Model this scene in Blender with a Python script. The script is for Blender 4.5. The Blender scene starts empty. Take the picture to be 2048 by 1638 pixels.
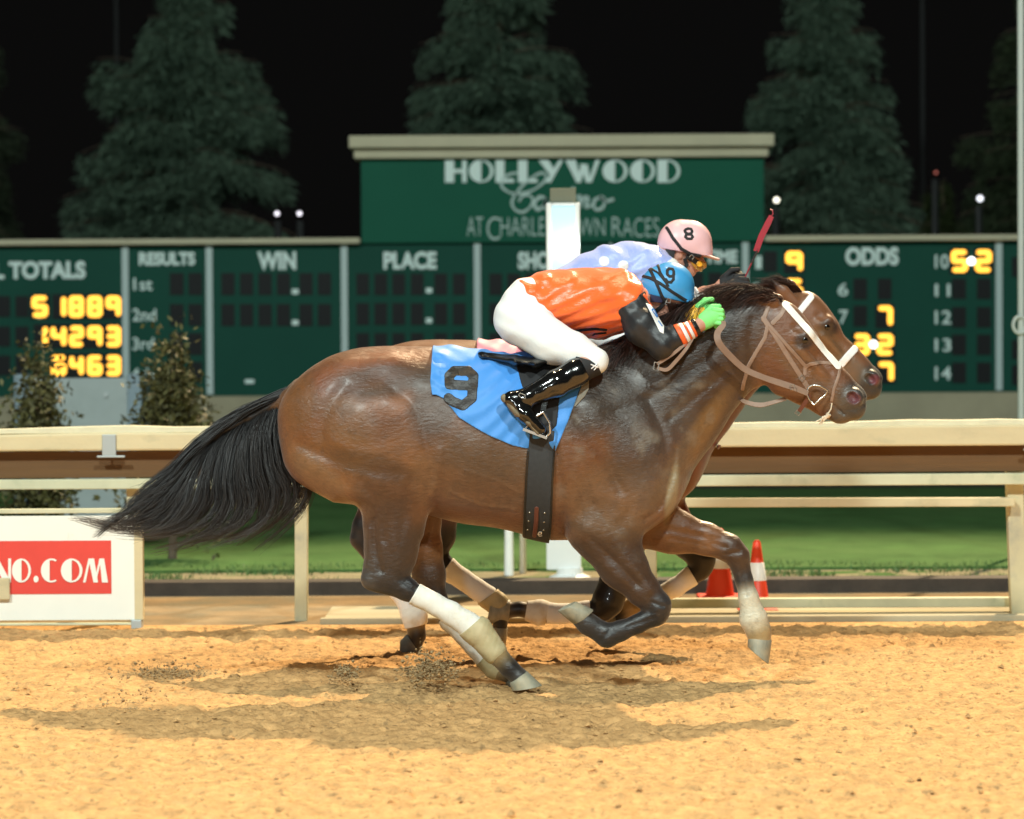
import bpy, math, random
import numpy as np
from mathutils import Matrix, Vector
C = bpy.context.scene.collection
rng = np.random.default_rng(7)
random.seed(7)
PI = math.pi

# ------------------------------------------------------------------ camera
F_PX, CX, CY, CAM_Y, CAM_Z = 5689.0, 1024.0, 819.0, -12.9, 1.55
PITCH = math.atan2(819 - 698, F_PX)
ROLL = math.radians(0.30)
_f = np.array([0, math.cos(PITCH), -math.sin(PITCH)])
_r0 = np.array([1.0, 0, 0]); _u0 = np.array([0, math.sin(PITCH), math.cos(PITCH)])
_r = _r0 * math.cos(ROLL) - _u0 * math.sin(ROLL)
_u = _u0 * math.cos(ROLL) + _r0 * math.sin(ROLL)
camd = bpy.data.cameras.new('camera'); cam = bpy.data.objects.new('camera', camd); C.objects.link(cam)
cam.matrix_world = Matrix(((_r[0], _u[0], -_f[0], 0), (_r[1], _u[1], -_f[1], CAM_Y), (_r[2], _u[2], -_f[2], CAM_Z), (0, 0, 0, 1)))
camd.lens = 100; camd.sensor_width = 36; camd.clip_end = 600
camd.dof.use_dof = True; camd.dof.focus_distance = 12.75; camd.dof.aperture_fstop = 2.6
bpy.context.scene.camera = cam

# ------------------------------------------------------------------ night sky, floodlights, exposure
W = bpy.data.worlds.new('World'); bpy.context.scene.world = W; W.use_nodes = True
bg = W.node_tree.nodes['Background']
bg.inputs[0].default_value = (0.0032, 0.0031, 0.0030, 1); bg.inputs[1].default_value = 1.0
vs = bpy.context.scene.view_settings
vs.view_transform = 'Standard'; vs.look = 'None'; vs.exposure = 0; vs.gamma = 1

def flood(loc, aim, power, color, size_deg, blend=0.35, radius=0.5):
    d = bpy.data.lights.new('flood_or_fill', 'SPOT'); d.energy = power; d.color = color
    d.spot_size = math.radians(size_deg); d.spot_blend = blend; d.shadow_soft_size = radius
    o = bpy.data.objects.new('flood_or_fill', d); C.objects.link(o); o.location = loc
    o.rotation_euler = (Vector(aim) - Vector(loc)).to_track_quat('-Z', 'Y').to_euler()
    return o
# infield floodlight tower behind the rail (throws the shadows towards the camera)
flood((12.5, 30.5, 31.5), (0.3, 0.0, 0.6), 165000, (1.0, 0.76, 0.46), 26, 0.5, 0.35)
# floodlight hung high over the inside of the track
flood((-2.5, 3.5, 21.0), (0.0, 0.3, 0.6), 4500, (1.0, 0.76, 0.46), 34, 0.6, 0.25)
# grandstand floodlights on the camera side, then a fill spot
flood((-11, -21, 18), (0, 7, 1), 25000, (0.88, 1.0, 0.95), 70, 0.6, 0.9)
flood((7, -25, 21), (0, 9, 1), 25000, (0.88, 1.0, 0.95), 70, 0.6, 0.9)
flood((-1.5, -16.5, 3.4), (0, 4, 1.2), 900, (0.92, 1.0, 1.0), 60, 0.6, 0.35)  # added low fill spot behind the camera, brightens the near side

# ------------------------------------------------------------------ helpers
def P(px, py, Y):
    d = _f * F_PX + _r * (px - CX) - _u * (py - CY)
    t = (Y - CAM_Y) / d[1]
    return np.array([d[0] * t, Y, CAM_Z + d[2] * t])
def S(Y): return (Y - CAM_Y) / F_PX           # metres per photo pixel at depth Y

def tag(o, label=None, cat=None, group=None, kind=None):
    if label: o['label'] = label
    if cat: o['category'] = cat
    if group: o['group'] = group
    if kind: o['kind'] = kind
    return o
def empty(name, loc, label, cat, group=None):
    o = bpy.data.objects.new(name, None); C.objects.link(o); o.location = loc; o.empty_display_size = 0.1
    return tag(o, label, cat, group)
def link(name, me, mat=None, parent=None):
    if mat is not None and len(me.materials) == 0: me.materials.append(mat)
    o = bpy.data.objects.new(name, me); C.objects.link(o)
    if parent is not None:
        o.parent = parent
        pl = Vector((0, 0, 0)); p = parent
        while p is not None: pl = pl + p.location; p = p.parent
        o.location = -pl
    return o
def mesh_np(name, V, Fc, n=4, smooth=True, cols=None):
    V = np.asarray(V, np.float32); Fc = np.asarray(Fc, np.int32)
    me = bpy.data.meshes.new(name)
    me.vertices.add(len(V)); me.vertices.foreach_set('co', V.ravel())
    me.loops.add(Fc.size); me.loops.foreach_set('vertex_index', Fc.ravel())
    nf = len(Fc); me.polygons.add(nf)
    me.polygons.foreach_set('loop_start', np.arange(0, nf * n, n, dtype=np.int32))
    if smooth: me.polygons.foreach_set('use_smooth', np.ones(nf, bool))
    if cols is not None:
        a = me.color_attributes.new('Col', 'FLOAT_COLOR', 'POINT')
        c4 = np.ones((len(V), 4), np.float32); c4[:, :3] = cols
        a.data.foreach_set('color', c4.ravel())
    me.update(calc_edges=True)
    return me

class MB:
    """collects boxes, prisms, tubes, ribbons into one mesh"""
    def __init__(s): s.v = []; s.f = []
    def add(s, v, f):
        o = len(s.v); s.v += [tuple(map(float, p)) for p in v]; s.f += [tuple(i + o for i in q) for q in f]
    def box(s, x0, x1, y0, y1, z0, z1):
        s.add([(x0, y0, z0), (x1, y0, z0), (x1, y1, z0), (x0, y1, z0), (x0, y0, z1), (x1, y0, z1), (x1, y1, z1), (x0, y1, z1)],
              [(0, 3, 2, 1), (4, 5, 6, 7), (0, 1, 5, 4), (1, 2, 6, 5), (2, 3, 7, 6), (3, 0, 4, 7)])
    def prism(s, pts, y0, y1):
        """polygon of (x,z), counter-clockwise seen from the camera side, extruded in y"""
        n = len(pts)
        a = sum(pts[i][0] * pts[(i + 1) % n][1] - pts[(i + 1) % n][0] * pts[i][1] for i in range(n))
        if a < 0: pts = pts[::-1]
        s.add([(p[0], y0, p[1]) for p in pts] + [(p[0], y1, p[1]) for p in pts],
              [tuple(range(n)), tuple(range(2 * n - 1, n - 1, -1))] + [(i, i + n, (i + 1) % n + n, (i + 1) % n) for i in range(n)])
    def tube(s, pts, rad, n=8, caps=True):
        pts = [np.array(p, float) for p in pts]; m = len(pts)
        if not hasattr(rad, '__len__'): rad = [rad] * m
        V = []; up = None
        for i in range(m):
            t = pts[min(i + 1, m - 1)] - pts[max(i - 1, 0)]; t /= max(np.linalg.norm(t), 1e-9)
            if up is None: up = np.array([0, 1, 0.02]) if abs(t[1]) < .9 else np.array([1, 0, 0.02])
            a = np.cross(t, up); a /= np.linalg.norm(a); b = np.cross(a, t); up = b
            for k in range(n):
                th = 2 * PI * k / n; V.append(pts[i] + rad[i] * (a * math.cos(th) + b * math.sin(th)))
        Fc = [(i * n + k, i * n + (k + 1) % n, (i + 1) * n + (k + 1) % n, (i + 1) * n + k) for i in range(m - 1) for k in range(n)]
        if caps: Fc += [tuple(range(n - 1, -1, -1)), tuple((m - 1) * n + k for k in range(n))]
        s.add(V, Fc)
    def lathe(s, prof, c, n=24):
        """profile (r,z) about the vertical axis at c"""
        V = [(c[0] + r * math.cos(2 * PI * k / n), c[1] + r * math.sin(2 * PI * k / n), c[2] + z) for r, z in prof for k in range(n)]
        m = len(prof)
        Fc = [(i * n + k, i * n + (k + 1) % n, (i + 1) * n + (k + 1) % n, (i + 1) * n + k) for i in range(m - 1) for k in range(n)]
        Fc += [tuple(range(n - 1, -1, -1)), tuple((m - 1) * n + k for k in range(n))]
        s.add(V, Fc)
    def strap(s, pts, wid, th, nrm):
        """flat strap along pts; wid = half width, th = thickness; nrm = face normal (towards the viewer side)"""
        pts = [np.array(p, float) for p in pts]; m = len(pts); nrm = np.array(nrm, float); V = []
        if not hasattr(wid, '__len__'): wid = [wid] * m
        for i in range(m):
            t = pts[min(i + 1, m - 1)] - pts[max(i - 1, 0)]; t /= max(np.linalg.norm(t), 1e-9)
            b = np.cross(t, nrm); b /= max(np.linalg.norm(b), 1e-9); nn = np.cross(b, t)
            for sx, sy in ((-1, 0), (1, 0), (1, 1), (-1, 1)): V.append(pts[i] + b * wid[i] * sx + nn * th * (sy - .5))
        Fc = [(i * 4 + k, i * 4 + (k + 1) % 4, (i + 1) * 4 + (k + 1) % 4, (i + 1) * 4 + k) for i in range(m - 1) for k in range(4)]
        Fc += [(3, 2, 1, 0), tuple((m - 1) * 4 + k for k in range(4))]
        s.add(V, Fc)
    def build(s, name, mat, parent=None, smooth=False, bevel=0):
        me = bpy.data.meshes.new(name); me.from_pydata(s.v, [], s.f); me.update()
        if smooth:
            me.polygons.foreach_set('use_smooth', np.ones(len(me.polygons), bool))
            me.set_sharp_from_angle(angle=math.radians(50))
        o = link(name, me, mat, parent)
        if bevel:
            b = o.modifiers.new('bevel', 'BEVEL'); b.width = bevel; b.segments = 2; b.limit_method = 'ANGLE'
        return o

def catmull(pts, n=8):
    p = np.array(pts, float); q = np.vstack([2 * p[0] - p[1], p, 2 * p[-1] - p[-2]]); out = []
    for i in range(1, len(q) - 2):
        for t in np.linspace(0, 1, n, endpoint=False):
            out.append(.5 * ((2 * q[i]) + (-q[i - 1] + q[i + 1]) * t + (2 * q[i - 1] - 5 * q[i] + 4 * q[i + 1] - q[i + 2]) * t * t + (-q[i - 1] + 3 * q[i] - 3 * q[i + 1] + q[i + 2]) * t ** 3))
    out.append(p[-1]); return np.array(out)

# ------------------------------------------------------------------ materials
def mat(name, col=(.5, .5, .5), rough=.6, spec=.5, metal=0, coat=0, noise=0, nscale=20, bump=0, bscale=60, attr=False,
        nstretch=(1, 1, 1), sheen=0, emit=None, estr=0, col2=None, noise2=None, alpha=None, transm=0, bstretch=(1, 1, 1), rvar=0):
    m = bpy.data.materials.new(name); m.use_nodes = True; N = m.node_tree.nodes; L = m.node_tree.links
    b = N['Principled BSDF']; b.inputs['Roughness'].default_value = rough; b.inputs['Metallic'].default_value = metal
    b.inputs['Specular IOR Level'].default_value = spec; b.inputs['Coat Weight'].default_value = coat
    b.inputs['Sheen Weight'].default_value = sheen; b.inputs['Transmission Weight'].default_value = transm
    if alpha is not None: b.inputs['Alpha'].default_value = alpha
    tc = N.new('ShaderNodeTexCoord')
    src = None
    if attr:
        at = N.new('ShaderNodeAttribute'); at.attribute_name = 'Col'; src = at.outputs['Color']
    else:
        rgb = N.new('ShaderNodeRGB'); rgb.outputs[0].default_value = (*col, 1); src = rgb.outputs[0]
    def noisetex(scale, stretch, detail=6, rough_=.6):
        mp = N.new('ShaderNodeMapping'); mp.inputs['Scale'].default_value = stretch; L.new(tc.outputs['Object'], mp.inputs[0])
        n = N.new('ShaderNodeTexNoise'); n.inputs['Scale'].default_value = scale; n.inputs['Detail'].default_value = detail
        n.inputs['Roughness'].default_value = rough_; L.new(mp.outputs[0], n.inputs['Vector']); return n.outputs['Fac']
    if noise:
        nf = noisetex(nscale, nstretch)
        mr = N.new('ShaderNodeMapRange'); mr.inputs['From Min'].default_value = .3; mr.inputs['From Max'].default_value = .7
        mr.inputs['To Min'].default_value = 1 - noise; mr.inputs['To Max'].default_value = 1 + noise; L.new(nf, mr.inputs['Value'])
        mx = N.new('ShaderNodeVectorMath'); mx.operation = 'SCALE'; L.new(src, mx.inputs[0]); L.new(mr.outputs[0], mx.inputs['Scale']); src = mx.outputs[0]
    if col2 is not None:                # patches of a second colour: noise2 = (scale, low, high, stretch)
        nf = noisetex(noise2[0], noise2[3] if len(noise2) > 3 else (1, 1, 1))
        mr = N.new('ShaderNodeMapRange'); mr.inputs['From Min'].default_value = noise2[1]; mr.inputs['From Max'].default_value = noise2[2]; L.new(nf, mr.inputs['Value'])
        mx = N.new('ShaderNodeMix'); mx.data_type = 'RGBA'; L.new(mr.outputs[0], mx.inputs['Factor']); L.new(src, mx.inputs['A']); mx.inputs['B'].default_value = (*col2, 1); src = mx.outputs['Result']
    L.new(src, b.inputs['Base Color'])
    if rvar:
        nf = noisetex(nscale * .7, nstretch)
        mr = N.new('ShaderNodeMapRange'); mr.inputs['From Min'].default_value = .3; mr.inputs['From Max'].default_value = .7
        mr.inputs['To Min'].default_value = rough - rvar; mr.inputs['To Max'].default_value = rough + rvar; L.new(nf, mr.inputs['Value']); L.new(mr.outputs[0], b.inputs['Roughness'])
    if bump:
        nf = noisetex(bscale, bstretch, 8)
        bp = N.new('ShaderNodeBump'); bp.inputs['Strength'].default_value = 1; bp.inputs['Distance'].default_value = bump; L.new(nf, bp.inputs['Height']); L.new(bp.outputs[0], b.inputs['Normal'])
    if emit is not None:
        b.inputs['Emission Color'].default_value = (*emit, 1); b.inputs['Emission Strength'].default_value = estr
    return m

# ------------------------------------------------------------------ implicit modelling (round cones, smooth union, surface nets)
def prim(a, b, ra, rb, ka=1., kb=None, k=.03, col=(.1, .05, .02)):
    return dict(a=np.array(a, float), b=np.array(b, float), ra=ra, rb=rb, ka=ka, kb=ka if kb is None else kb, k=k, col=np.array(col, float))
def chain(js, k=12, off=(0, 0, 0)):
    """js: (px, py, Y, r_px, ky, colour); consecutive joints make tapered limbs. off: world shift"""
    out = []; off = np.array(off, float)
    J = [(P(j[0], j[1], j[2]) + off, j[3] * S(j[2]), j[4], j[5]) for j in js]
    if len(J) == 1: J = J * 2
    for (a, ra, ka, ca), (b, rb, kb, cb) in zip(J[:-1], J[1:]):
        out.append(prim(a, b + (1e-4, 0, 0), ra, rb, ka, kb, k * S(0), ca)); out[-1]['col2'] = np.array(cb, float)
    return out
def pdist(p, X, Y, Z):
    a = p['a']; ba = p['b'] - a; bb = float(ba @ ba)
    t = np.clip(((X - a[0]) * ba[0] + (Y - a[1]) * ba[1] + (Z - a[2]) * ba[2]) / bb, 0, 1)
    ky = p['ka'] + (p['kb'] - p['ka']) * t
    dx = X - a[0] - t * ba[0]; dy = (Y - a[1] - t * ba[1]) / ky; dz = Z - a[2] - t * ba[2]
    return np.sqrt(dx * dx + dy * dy + dz * dz) - (p['ra'] + (p['rb'] - p['ra']) * t), t
def pbox(p, pad):
    ra, rb, km = p['ra'], p['rb'], max(p['ka'], p['kb'], 1)
    rv = lambda r, y: np.array([r + pad, (r + pad) * y, r + pad])
    lo = np.minimum(p['a'] - rv(ra, p['ka'] + .0), p['b'] - rv(rb, p['kb'])); hi = np.maximum(p['a'] + rv(ra, p['ka']), p['b'] + rv(rb, p['kb']))
    return lo, hi
class Grid:
    def __init__(g, lo, hi, h):
        g.h = h; g.lo = np.array(lo, float); n = np.ceil((np.array(hi) - lo) / h).astype(int) + 1; g.n = n
        g.ax = [(g.lo[i] + np.arange(n[i]) * h).astype(np.float32) for i in range(3)]
        g.F = np.full(tuple(n), 1.0, np.float32)
    def sl(g, lo, hi):
        s = []
        for i in range(3):
            a = max(0, int(math.floor((lo[i] - g.lo[i]) / g.h))); b = min(g.n[i], int(math.ceil((hi[i] - g.lo[i]) / g.h)) + 1)
            if a >= b: return None
            s.append(slice(a, b))
        return tuple(s)
    def xyz(g, s): return g.ax[0][s[0]][:, None, None], g.ax[1][s[1]][None, :, None], g.ax[2][s[2]][None, None, :]
def field(g, prims, dents=()):
    for p in prims:
        k = p['k']; lo, hi = pbox(p, k + .035); s = g.sl(lo, hi)
        if s is None: continue
        X, Y, Z = g.xyz(s); d = pdist(p, X, Y, Z)[0].astype(np.float32); A = g.F[s]
        if p.get('cut'):                                     # smooth subtraction
            d = -d; h = np.maximum(k - np.abs(A - d), 0) / k; g.F[s] = np.maximum(A, d) + h * h * k * .25
        else:
            h = np.maximum(k - np.abs(A - d), 0) / k; g.F[s] = np.minimum(A, d) - h * h * k * .25
    for pts, amp, w, yr in dents:                            # amp > 0 sinks a groove, < 0 raises a muscle
        q = np.array(pts); lo = q.min(0) - 2.6 * w; hi = q.max(0) + 2.6 * w
        s = g.sl((lo[0], yr[0], lo[1]), (hi[0], yr[1], hi[1]))
        if s is None: continue
        X = g.ax[0][s[0]][:, None]; Z = g.ax[2][s[2]][None, :]
        D = polydist(q, X, Z); g.F[s] += (amp * np.exp(-(D / w) ** 2)).astype(np.float32)[:, None, :]
    return g
def polydist(q, X, Z, closed=False):
    D = None; n = len(q)
    for i in range(n if closed else max(n - 1, 1)):
        a = q[i]; b = q[(i + 1) % n]; bx, bz = b[0] - a[0], b[1] - a[1]; bb = bx * bx + bz * bz + 1e-12
        t = np.clip(((X - a[0]) * bx + (Z - a[1]) * bz) / bb, 0, 1); d = np.hypot(X - a[0] - t * bx, Z - a[1] - t * bz)
        D = d if D is None else np.minimum(D, d)
    return D
def polysdf(q, X, Z):
    D = polydist(q, X, Z, True); ins = np.zeros(D.shape, bool); n = len(q)
    for i in range(n):
        a = q[i]; b = q[(i + 1) % n]
        if a[1] == b[1]: continue
        c = ((a[1] > Z) != (b[1] > Z)) & (X < (b[0] - a[0]) * (Z - a[1]) / (b[1] - a[1]) + a[0]); ins ^= c
    return np.where(ins, -D, D)
_CO = np.array([(i, j, k) for i in (0, 1) for j in (0, 1) for k in (0, 1)])
def surfnets(g):
    F = g.F.copy(); B = .02
    for ax in range(3):
        for e in (0, -1):
            s = [slice(None)] * 3; s[ax] = e; F[tuple(s)] = np.maximum(F[tuple(s)], 1e-3)
    Sg = F < 0; n = np.array(F.shape)
    c = np.zeros(tuple(n - 1), np.int8)
    for i, j, k in _CO: c += Sg[i:n[0] - 1 + i, j:n[1] - 1 + j, k:n[2] - 1 + k]
    act = (c > 0) & (c < 8); I = np.argwhere(act); idx = np.full(tuple(n - 1), -1, np.int32); idx[act] = np.arange(len(I))
    vals = np.stack([F[I[:, 0] + o[0], I[:, 1] + o[1], I[:, 2] + o[2]] for o in _CO], 1)
    acc = np.zeros((len(I), 3)); cnt = np.zeros(len(I))
    for a in range(8):
        for b in range(a + 1, 8):
            if np.abs(_CO[a] - _CO[b]).sum() != 1: continue
            fa, fb = vals[:, a], vals[:, b]; m = (fa < 0) != (fb < 0); t = np.where(m, fa / np.where(m, fa - fb, 1), 0)
            acc += np.where(m[:, None], _CO[a] + t[:, None] * (_CO[b] - _CO[a]), 0); cnt += m
    V = g.lo + (I + acc / cnt[:, None]) * g.h
    Q = []
    for ax in range(3):
        u, v = (ax + 1) % 3, (ax + 2) % 3
        s0 = [slice(None)] * 3; s1 = [slice(None)] * 3; s0[ax] = slice(0, -1); s1[ax] = slice(1, None)
        A = Sg[tuple(s0)]; Bb = Sg[tuple(s1)]; E = np.argwhere(A != Bb)
        E = E[(E[:, u] > 0) & (E[:, v] > 0) & (E[:, u] < n[u] - 1) & (E[:, v] < n[v] - 1)]
        fl = A[E[:, 0], E[:, 1], E[:, 2]]
        def at(du, dv):
            e = E.copy(); e[:, u] += du; e[:, v] += dv; return idx[e[:, 0], e[:, 1], e[:, 2]]
        q = np.stack([at(-1, -1), at(0, -1), at(0, 0), at(-1, 0)], 1); q[~fl] = q[~fl][:, ::-1]; Q.append(q)
    return V, np.vstack(Q)
def vcols(V, prims, paints=(), soft=.012):
    D = []; 
    for p in prims:
        if p.get('cut'): D.append(None); continue
        D.append(pdist(p, V[:, 0], V[:, 1], V[:, 2]))
    dm = np.min([d[0] for d in D if d is not None], 0); num = np.zeros((len(V), 3)); den = np.zeros(len(V))
    for p, d in zip(prims, D):
        if d is None: continue
        w = np.exp(-(d[0] - dm) / soft); c2 = p.get('col2', p['col']); c = p['col'][None] + (c2 - p['col'])[None] * d[1][:, None]
        num += w[:, None] * c; den += w
    c = num / den[:, None]
    for (cx, cz, rx, rz, ang, col, st, yr) in paints:        # soft elliptical patches of coat colour and of painted light and shade
        ca, sa = math.cos(ang), math.sin(ang); dx = V[:, 0] - cx; dz = V[:, 2] - cz
        e = np.sqrt(((dx * ca + dz * sa) / rx) ** 2 + ((-dx * sa + dz * ca) / rz) ** 2)
        w = np.clip((1.25 - e) / .5, 0, 1) * st; w = w * ((V[:, 1] > yr[0]) & (V[:, 1] < yr[1])); c = c * (1 - w[:, None]) + np.array(col)[None] * w[:, None]
    return c
def bounds(prims, pad):
    L = [pbox(p, pad) for p in prims if not p.get('cut')]
    return np.min([l[0] for l in L], 0), np.max([l[1] for l in L], 0)
def sdf_mesh(name, prims, h, matr, parent=None, dents=(), paints=(), warp=None, clip=None, lo=None, hi=None, inflate=0, colored=False, post=None):
    l, u = bounds(prims, .03 + abs(inflate))
    if lo is not None: l = np.maximum(l, lo)
    if hi is not None: u = np.minimum(u, hi)
    g = Grid(l, u, h); field(g, prims, dents)
    if inflate: g.F -= inflate
    if warp is not None: g.F += warp(*g.xyz((slice(None),) * 3)).astype(np.float32)
    if clip is not None: g.F = np.maximum(g.F, clip(*g.xyz((slice(None),) * 3)).astype(np.float32))
    V, Q = surfnets(g)
    cc = vcols(V, prims, paints) if colored else None
    if post is not None: cc = post(V, cc)
    me = mesh_np(name, V, Q, cols=cc)
    return link(name, me, matr, parent)
def pxpoly(pts, Y): return np.array([[P(a, b, Y)[0], P(a, b, Y)[2]] for a, b in pts])
def overlay(name, prims, dents, mt, parent, poly=None, lines=None, Y=-.25, off=.006, h=.003, side=-1, yc=0., warp=None, poff=(0, 0)):
    """a layer lying on an implicit surface, cut out by a polygon or by strap lines [(pts, halfwidth px)] given in the x-z plane"""
    if poly is not None: q = pxpoly(poly, Y) + np.array(poff); lo2, hi2 = q.min(0), q.max(0)
    else:
        LL = [(pxpoly(a, Y) + np.array(poff), w * S(Y)) for a, w in lines]; lo2 = np.min([l[0].min(0) - l[1] for l in LL], 0); hi2 = np.max([l[0].max(0) + l[1] for l in LL], 0)
    l, u = bounds(prims, .03); l = l.copy(); u = u.copy()
    l[0] = max(l[0], lo2[0] - 2 * h); u[0] = min(u[0], hi2[0] + 2 * h); l[2] = max(l[2], lo2[1] - 2 * h); u[2] = min(u[2], hi2[1] + 2 * h)
    if side == -1: u[1] = min(u[1], yc)
    g = Grid(l, u, h); field(g, prims, dents); g.F -= off
    X = g.ax[0][:, None]; Z = g.ax[2][None, :]
    if poly is not None: D = polysdf(q, X, Z)
    else: D = np.min([polydist(a, X, Z) - w for a, w in LL], 0)
    if warp is not None: g.F += warp(*g.xyz((slice(None),) * 3)).astype(np.float32)
    g.F = np.maximum(g.F, D.astype(np.float32)[:, None, :])
    V, Q = surfnets(g)
    return link(name, mesh_np(name, V, Q), mt, parent)
def hair(name, guides, count, mt, parent, rad=.0016, seg=14, jit=.02, yj=.05, len_rng=(.75, 1.08), col=((.004, .004, .005), (.02, .012, .01)), clump=0, seed=3, curl=.01, tip=None):
    """strands interpolated between neighbouring guide curves (each an array of world points)"""
    r = np.random.default_rng(seed); G = []
    for gd in guides:
        c = catmull(gd, 10); s = np.r_[0, np.cumsum(np.linalg.norm(np.diff(c, axis=0), axis=1))]; s /= s[-1]
        G.append((c, s))
    T = np.linspace(0, 1, seg); V = []; Fc = []; cols = []
    gi = r.uniform(0, len(G) - 1.0001, count); ln = r.uniform(*len_rng, count)
    ev = lambda g, t: np.stack([np.interp(t, g[1], g[0][:, i]) for i in range(3)], 1)
    for n in range(count):
        i = int(gi[n]); f = gi[n] - i
        ph = r.uniform(0, 6.28, 3); lk = 1.
        if clump:
            q = round((i + f) * clump / 3) ; rq = np.random.default_rng(seed * 1000 + q); lk = rq.uniform(.72, 1.12); ph = rq.uniform(0, 6.28, 3); dq = rq.normal(0, 1, 3) * np.array([.012, .02, .010]) * jit / .01
            f = f + (q * 3 / clump - (i + f)) * .72 + r.normal(0, .10 / clump)
        t = T * ln[n] * lk; over = np.clip(t, 0, 1)
        c = ev(G[i], over) * (1 - f) + ev(G[i + 1], over) * f
        d = c[-1] - c[-3]; c = c + np.clip(t - 1, 0, 1)[:, None] * d / max(np.linalg.norm(d), 1e-6) * .5
        j = r.normal(0, 1, 3) * np.array([jit, yj, jit])
        c = c + j[None] * (.15 + .85 * T[:, None] ** .8) + curl * np.stack([np.sin(T * 5 + ph[0]), np.sin(T * 4 + ph[1]), np.sin(T * 6 + ph[2])], 1) * T[:, None]
        if clump: c = c + dq[None] * T[:, None] ** 1.5
        tg = np.gradient(c, axis=0); tg /= np.linalg.norm(tg, axis=1)[:, None] + 1e-9
        a = np.cross(tg, [0, 1, .1]); a /= np.linalg.norm(a, axis=1)[:, None] + 1e-9; b = np.cross(a, tg)
        rr = rad * r.uniform(.6, 1.3) * (1 - .75 * T ** 2)
        o = sum(len(v) for v in V[-1:]) and 0
        ring = [c + rr[:, None] * (a * math.cos(k * 2.0944) + b * math.sin(k * 2.0944)) for k in range(3)]
        V.append(np.stack(ring, 1).reshape(-1, 3)); m = r.uniform(0, 1) ** 2
        cb = np.array(col[0]) * (1 - m) + np.array(col[1]) * m; tt = np.repeat(T, 3)[:, None] ** 2.2
        cols.append(cb[None] * (1 - tt) + np.array(tip)[None] * tt if tip is not None else np.repeat(cb[None], seg * 3, 0))
    ii = np.arange(seg - 1)[:, None]; kk = np.arange(3)[None]
    q = np.stack([ii * 3 + kk, ii * 3 + (kk + 1) % 3, (ii + 1) * 3 + (kk + 1) % 3, (ii + 1) * 3 + kk], -1).reshape(-1, 4)
    Fc = (q[None] + (np.arange(count) * seg * 3)[:, None, None]).reshape(-1, 4)
    me = mesh_np(name, np.vstack(V), Fc, cols=np.vstack(cols)); return link(name, me, mt, parent)
def vnoise(x, y, seed=0):
    xi = np.floor(x).astype(np.int64); yi = np.floor(y).astype(np.int64); fx = x - xi; fy = y - yi
    fx = fx * fx * (3 - 2 * fx); fy = fy * fy * (3 - 2 * fy)
    def hsh(a, b):
        h = (a * 374761393 + b * 668265263 + seed * 974711) & 0xffffffff; h = ((h ^ (h >> 13)) * 1274126177) & 0xffffffff
        return ((h ^ (h >> 16)) & 0xffff) / 65535.0
    return (hsh(xi, yi) * (1 - fx) + hsh(xi + 1, yi) * fx) * (1 - fy) + (hsh(xi, yi + 1) * (1 - fx) + hsh(xi + 1, yi + 1) * fx) * fy
def fbm(x, y, o=4, seed=0):
    s = 0; a = .5; t = 0
    for i in range(o): s = s + a * vnoise(x * 2 ** i, y * 2 ** i, seed + i); t += a; a *= .55
    return s / t
# ------------------------------------------------------------------ ground
M_DIRT = mat('sandy_track_dirt', (.58, .350, .152), rough=.95, spec=.15, noise=.26, nscale=16, col2=(.30, .19, .09), noise2=(34, .54, .68), bump=.012, bscale=55)
M_DUST = mat('trodden_ground', (.30, .22, .13), rough=.95, spec=.1, noise=.25, nscale=3, col2=(.20, .19, .14), noise2=(1.4, .45, .65), bump=.01, bscale=30)
M_GRASSG = mat('mown_turf', (.066, .148, .044), rough=.9, spec=.1, noise=.3, nscale=2.2, nstretch=(1, .5, 1), col2=(.080, .165, .052), noise2=(1.1, .45, .6), bump=.02, bscale=30)
M_BARE = mat('bare_earth_verge', (.27, .24, .155), rough=.95, spec=.1, noise=.2, nscale=3, col2=(.06, .14, .035), noise2=(2.2, .50, .60), bump=.01, bscale=40)
xs = np.arange(-3.6, 3.6, .013); ys = np.arange(-4.6, 3.02, .016)
X, Yg = np.meshgrid(xs, ys, indexing='ij')
Hh = .012 * (fbm(X * 2.2, Yg * 3.2, 3, 3) - .5) + .040 * np.clip(fbm(X * 7, Yg * 13, 3, 11) - .5, -.08, 1) + .042 * (fbm(X * 19, Yg * 27, 3, 23) - .5)
Hh -= .030 * np.clip(fbm(X * 5.5, Yg * 7, 2, 41) - .60, 0, 1) * 2
edge = np.clip(np.minimum.reduce([X + 3.6, 3.6 - X, Yg + 4.6, 3.0 - Yg]) / .3, 0, 1); Hh = Hh * edge + .012
V = np.stack([X, Yg, Hh], -1).reshape(-1, 3); nx, ny = len(xs), len(ys); I = np.arange(nx * ny).reshape(nx, ny)
Q = np.stack([I[:-1, :-1], I[1:, :-1], I[1:, 1:], I[:-1, 1:]], -1).reshape(-1, 4)
tag(link('track', mesh_np('track', V, Q), M_DIRT), kind='structure')
m = MB(); m.box(-120, 120, -60, 3.0, -.30, -.02); tag(m.build('ground', M_DIRT), kind='structure')
m = MB(); m.box(-120, 120, 3.0, 5.05, -.28, .0); tag(m.build('path', M_DUST), kind='structure')
m = MB(); m.box(-120, 120, 5.3, 300, -.28, .0); tag(m.build('verge', M_BARE), kind='structure')
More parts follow.
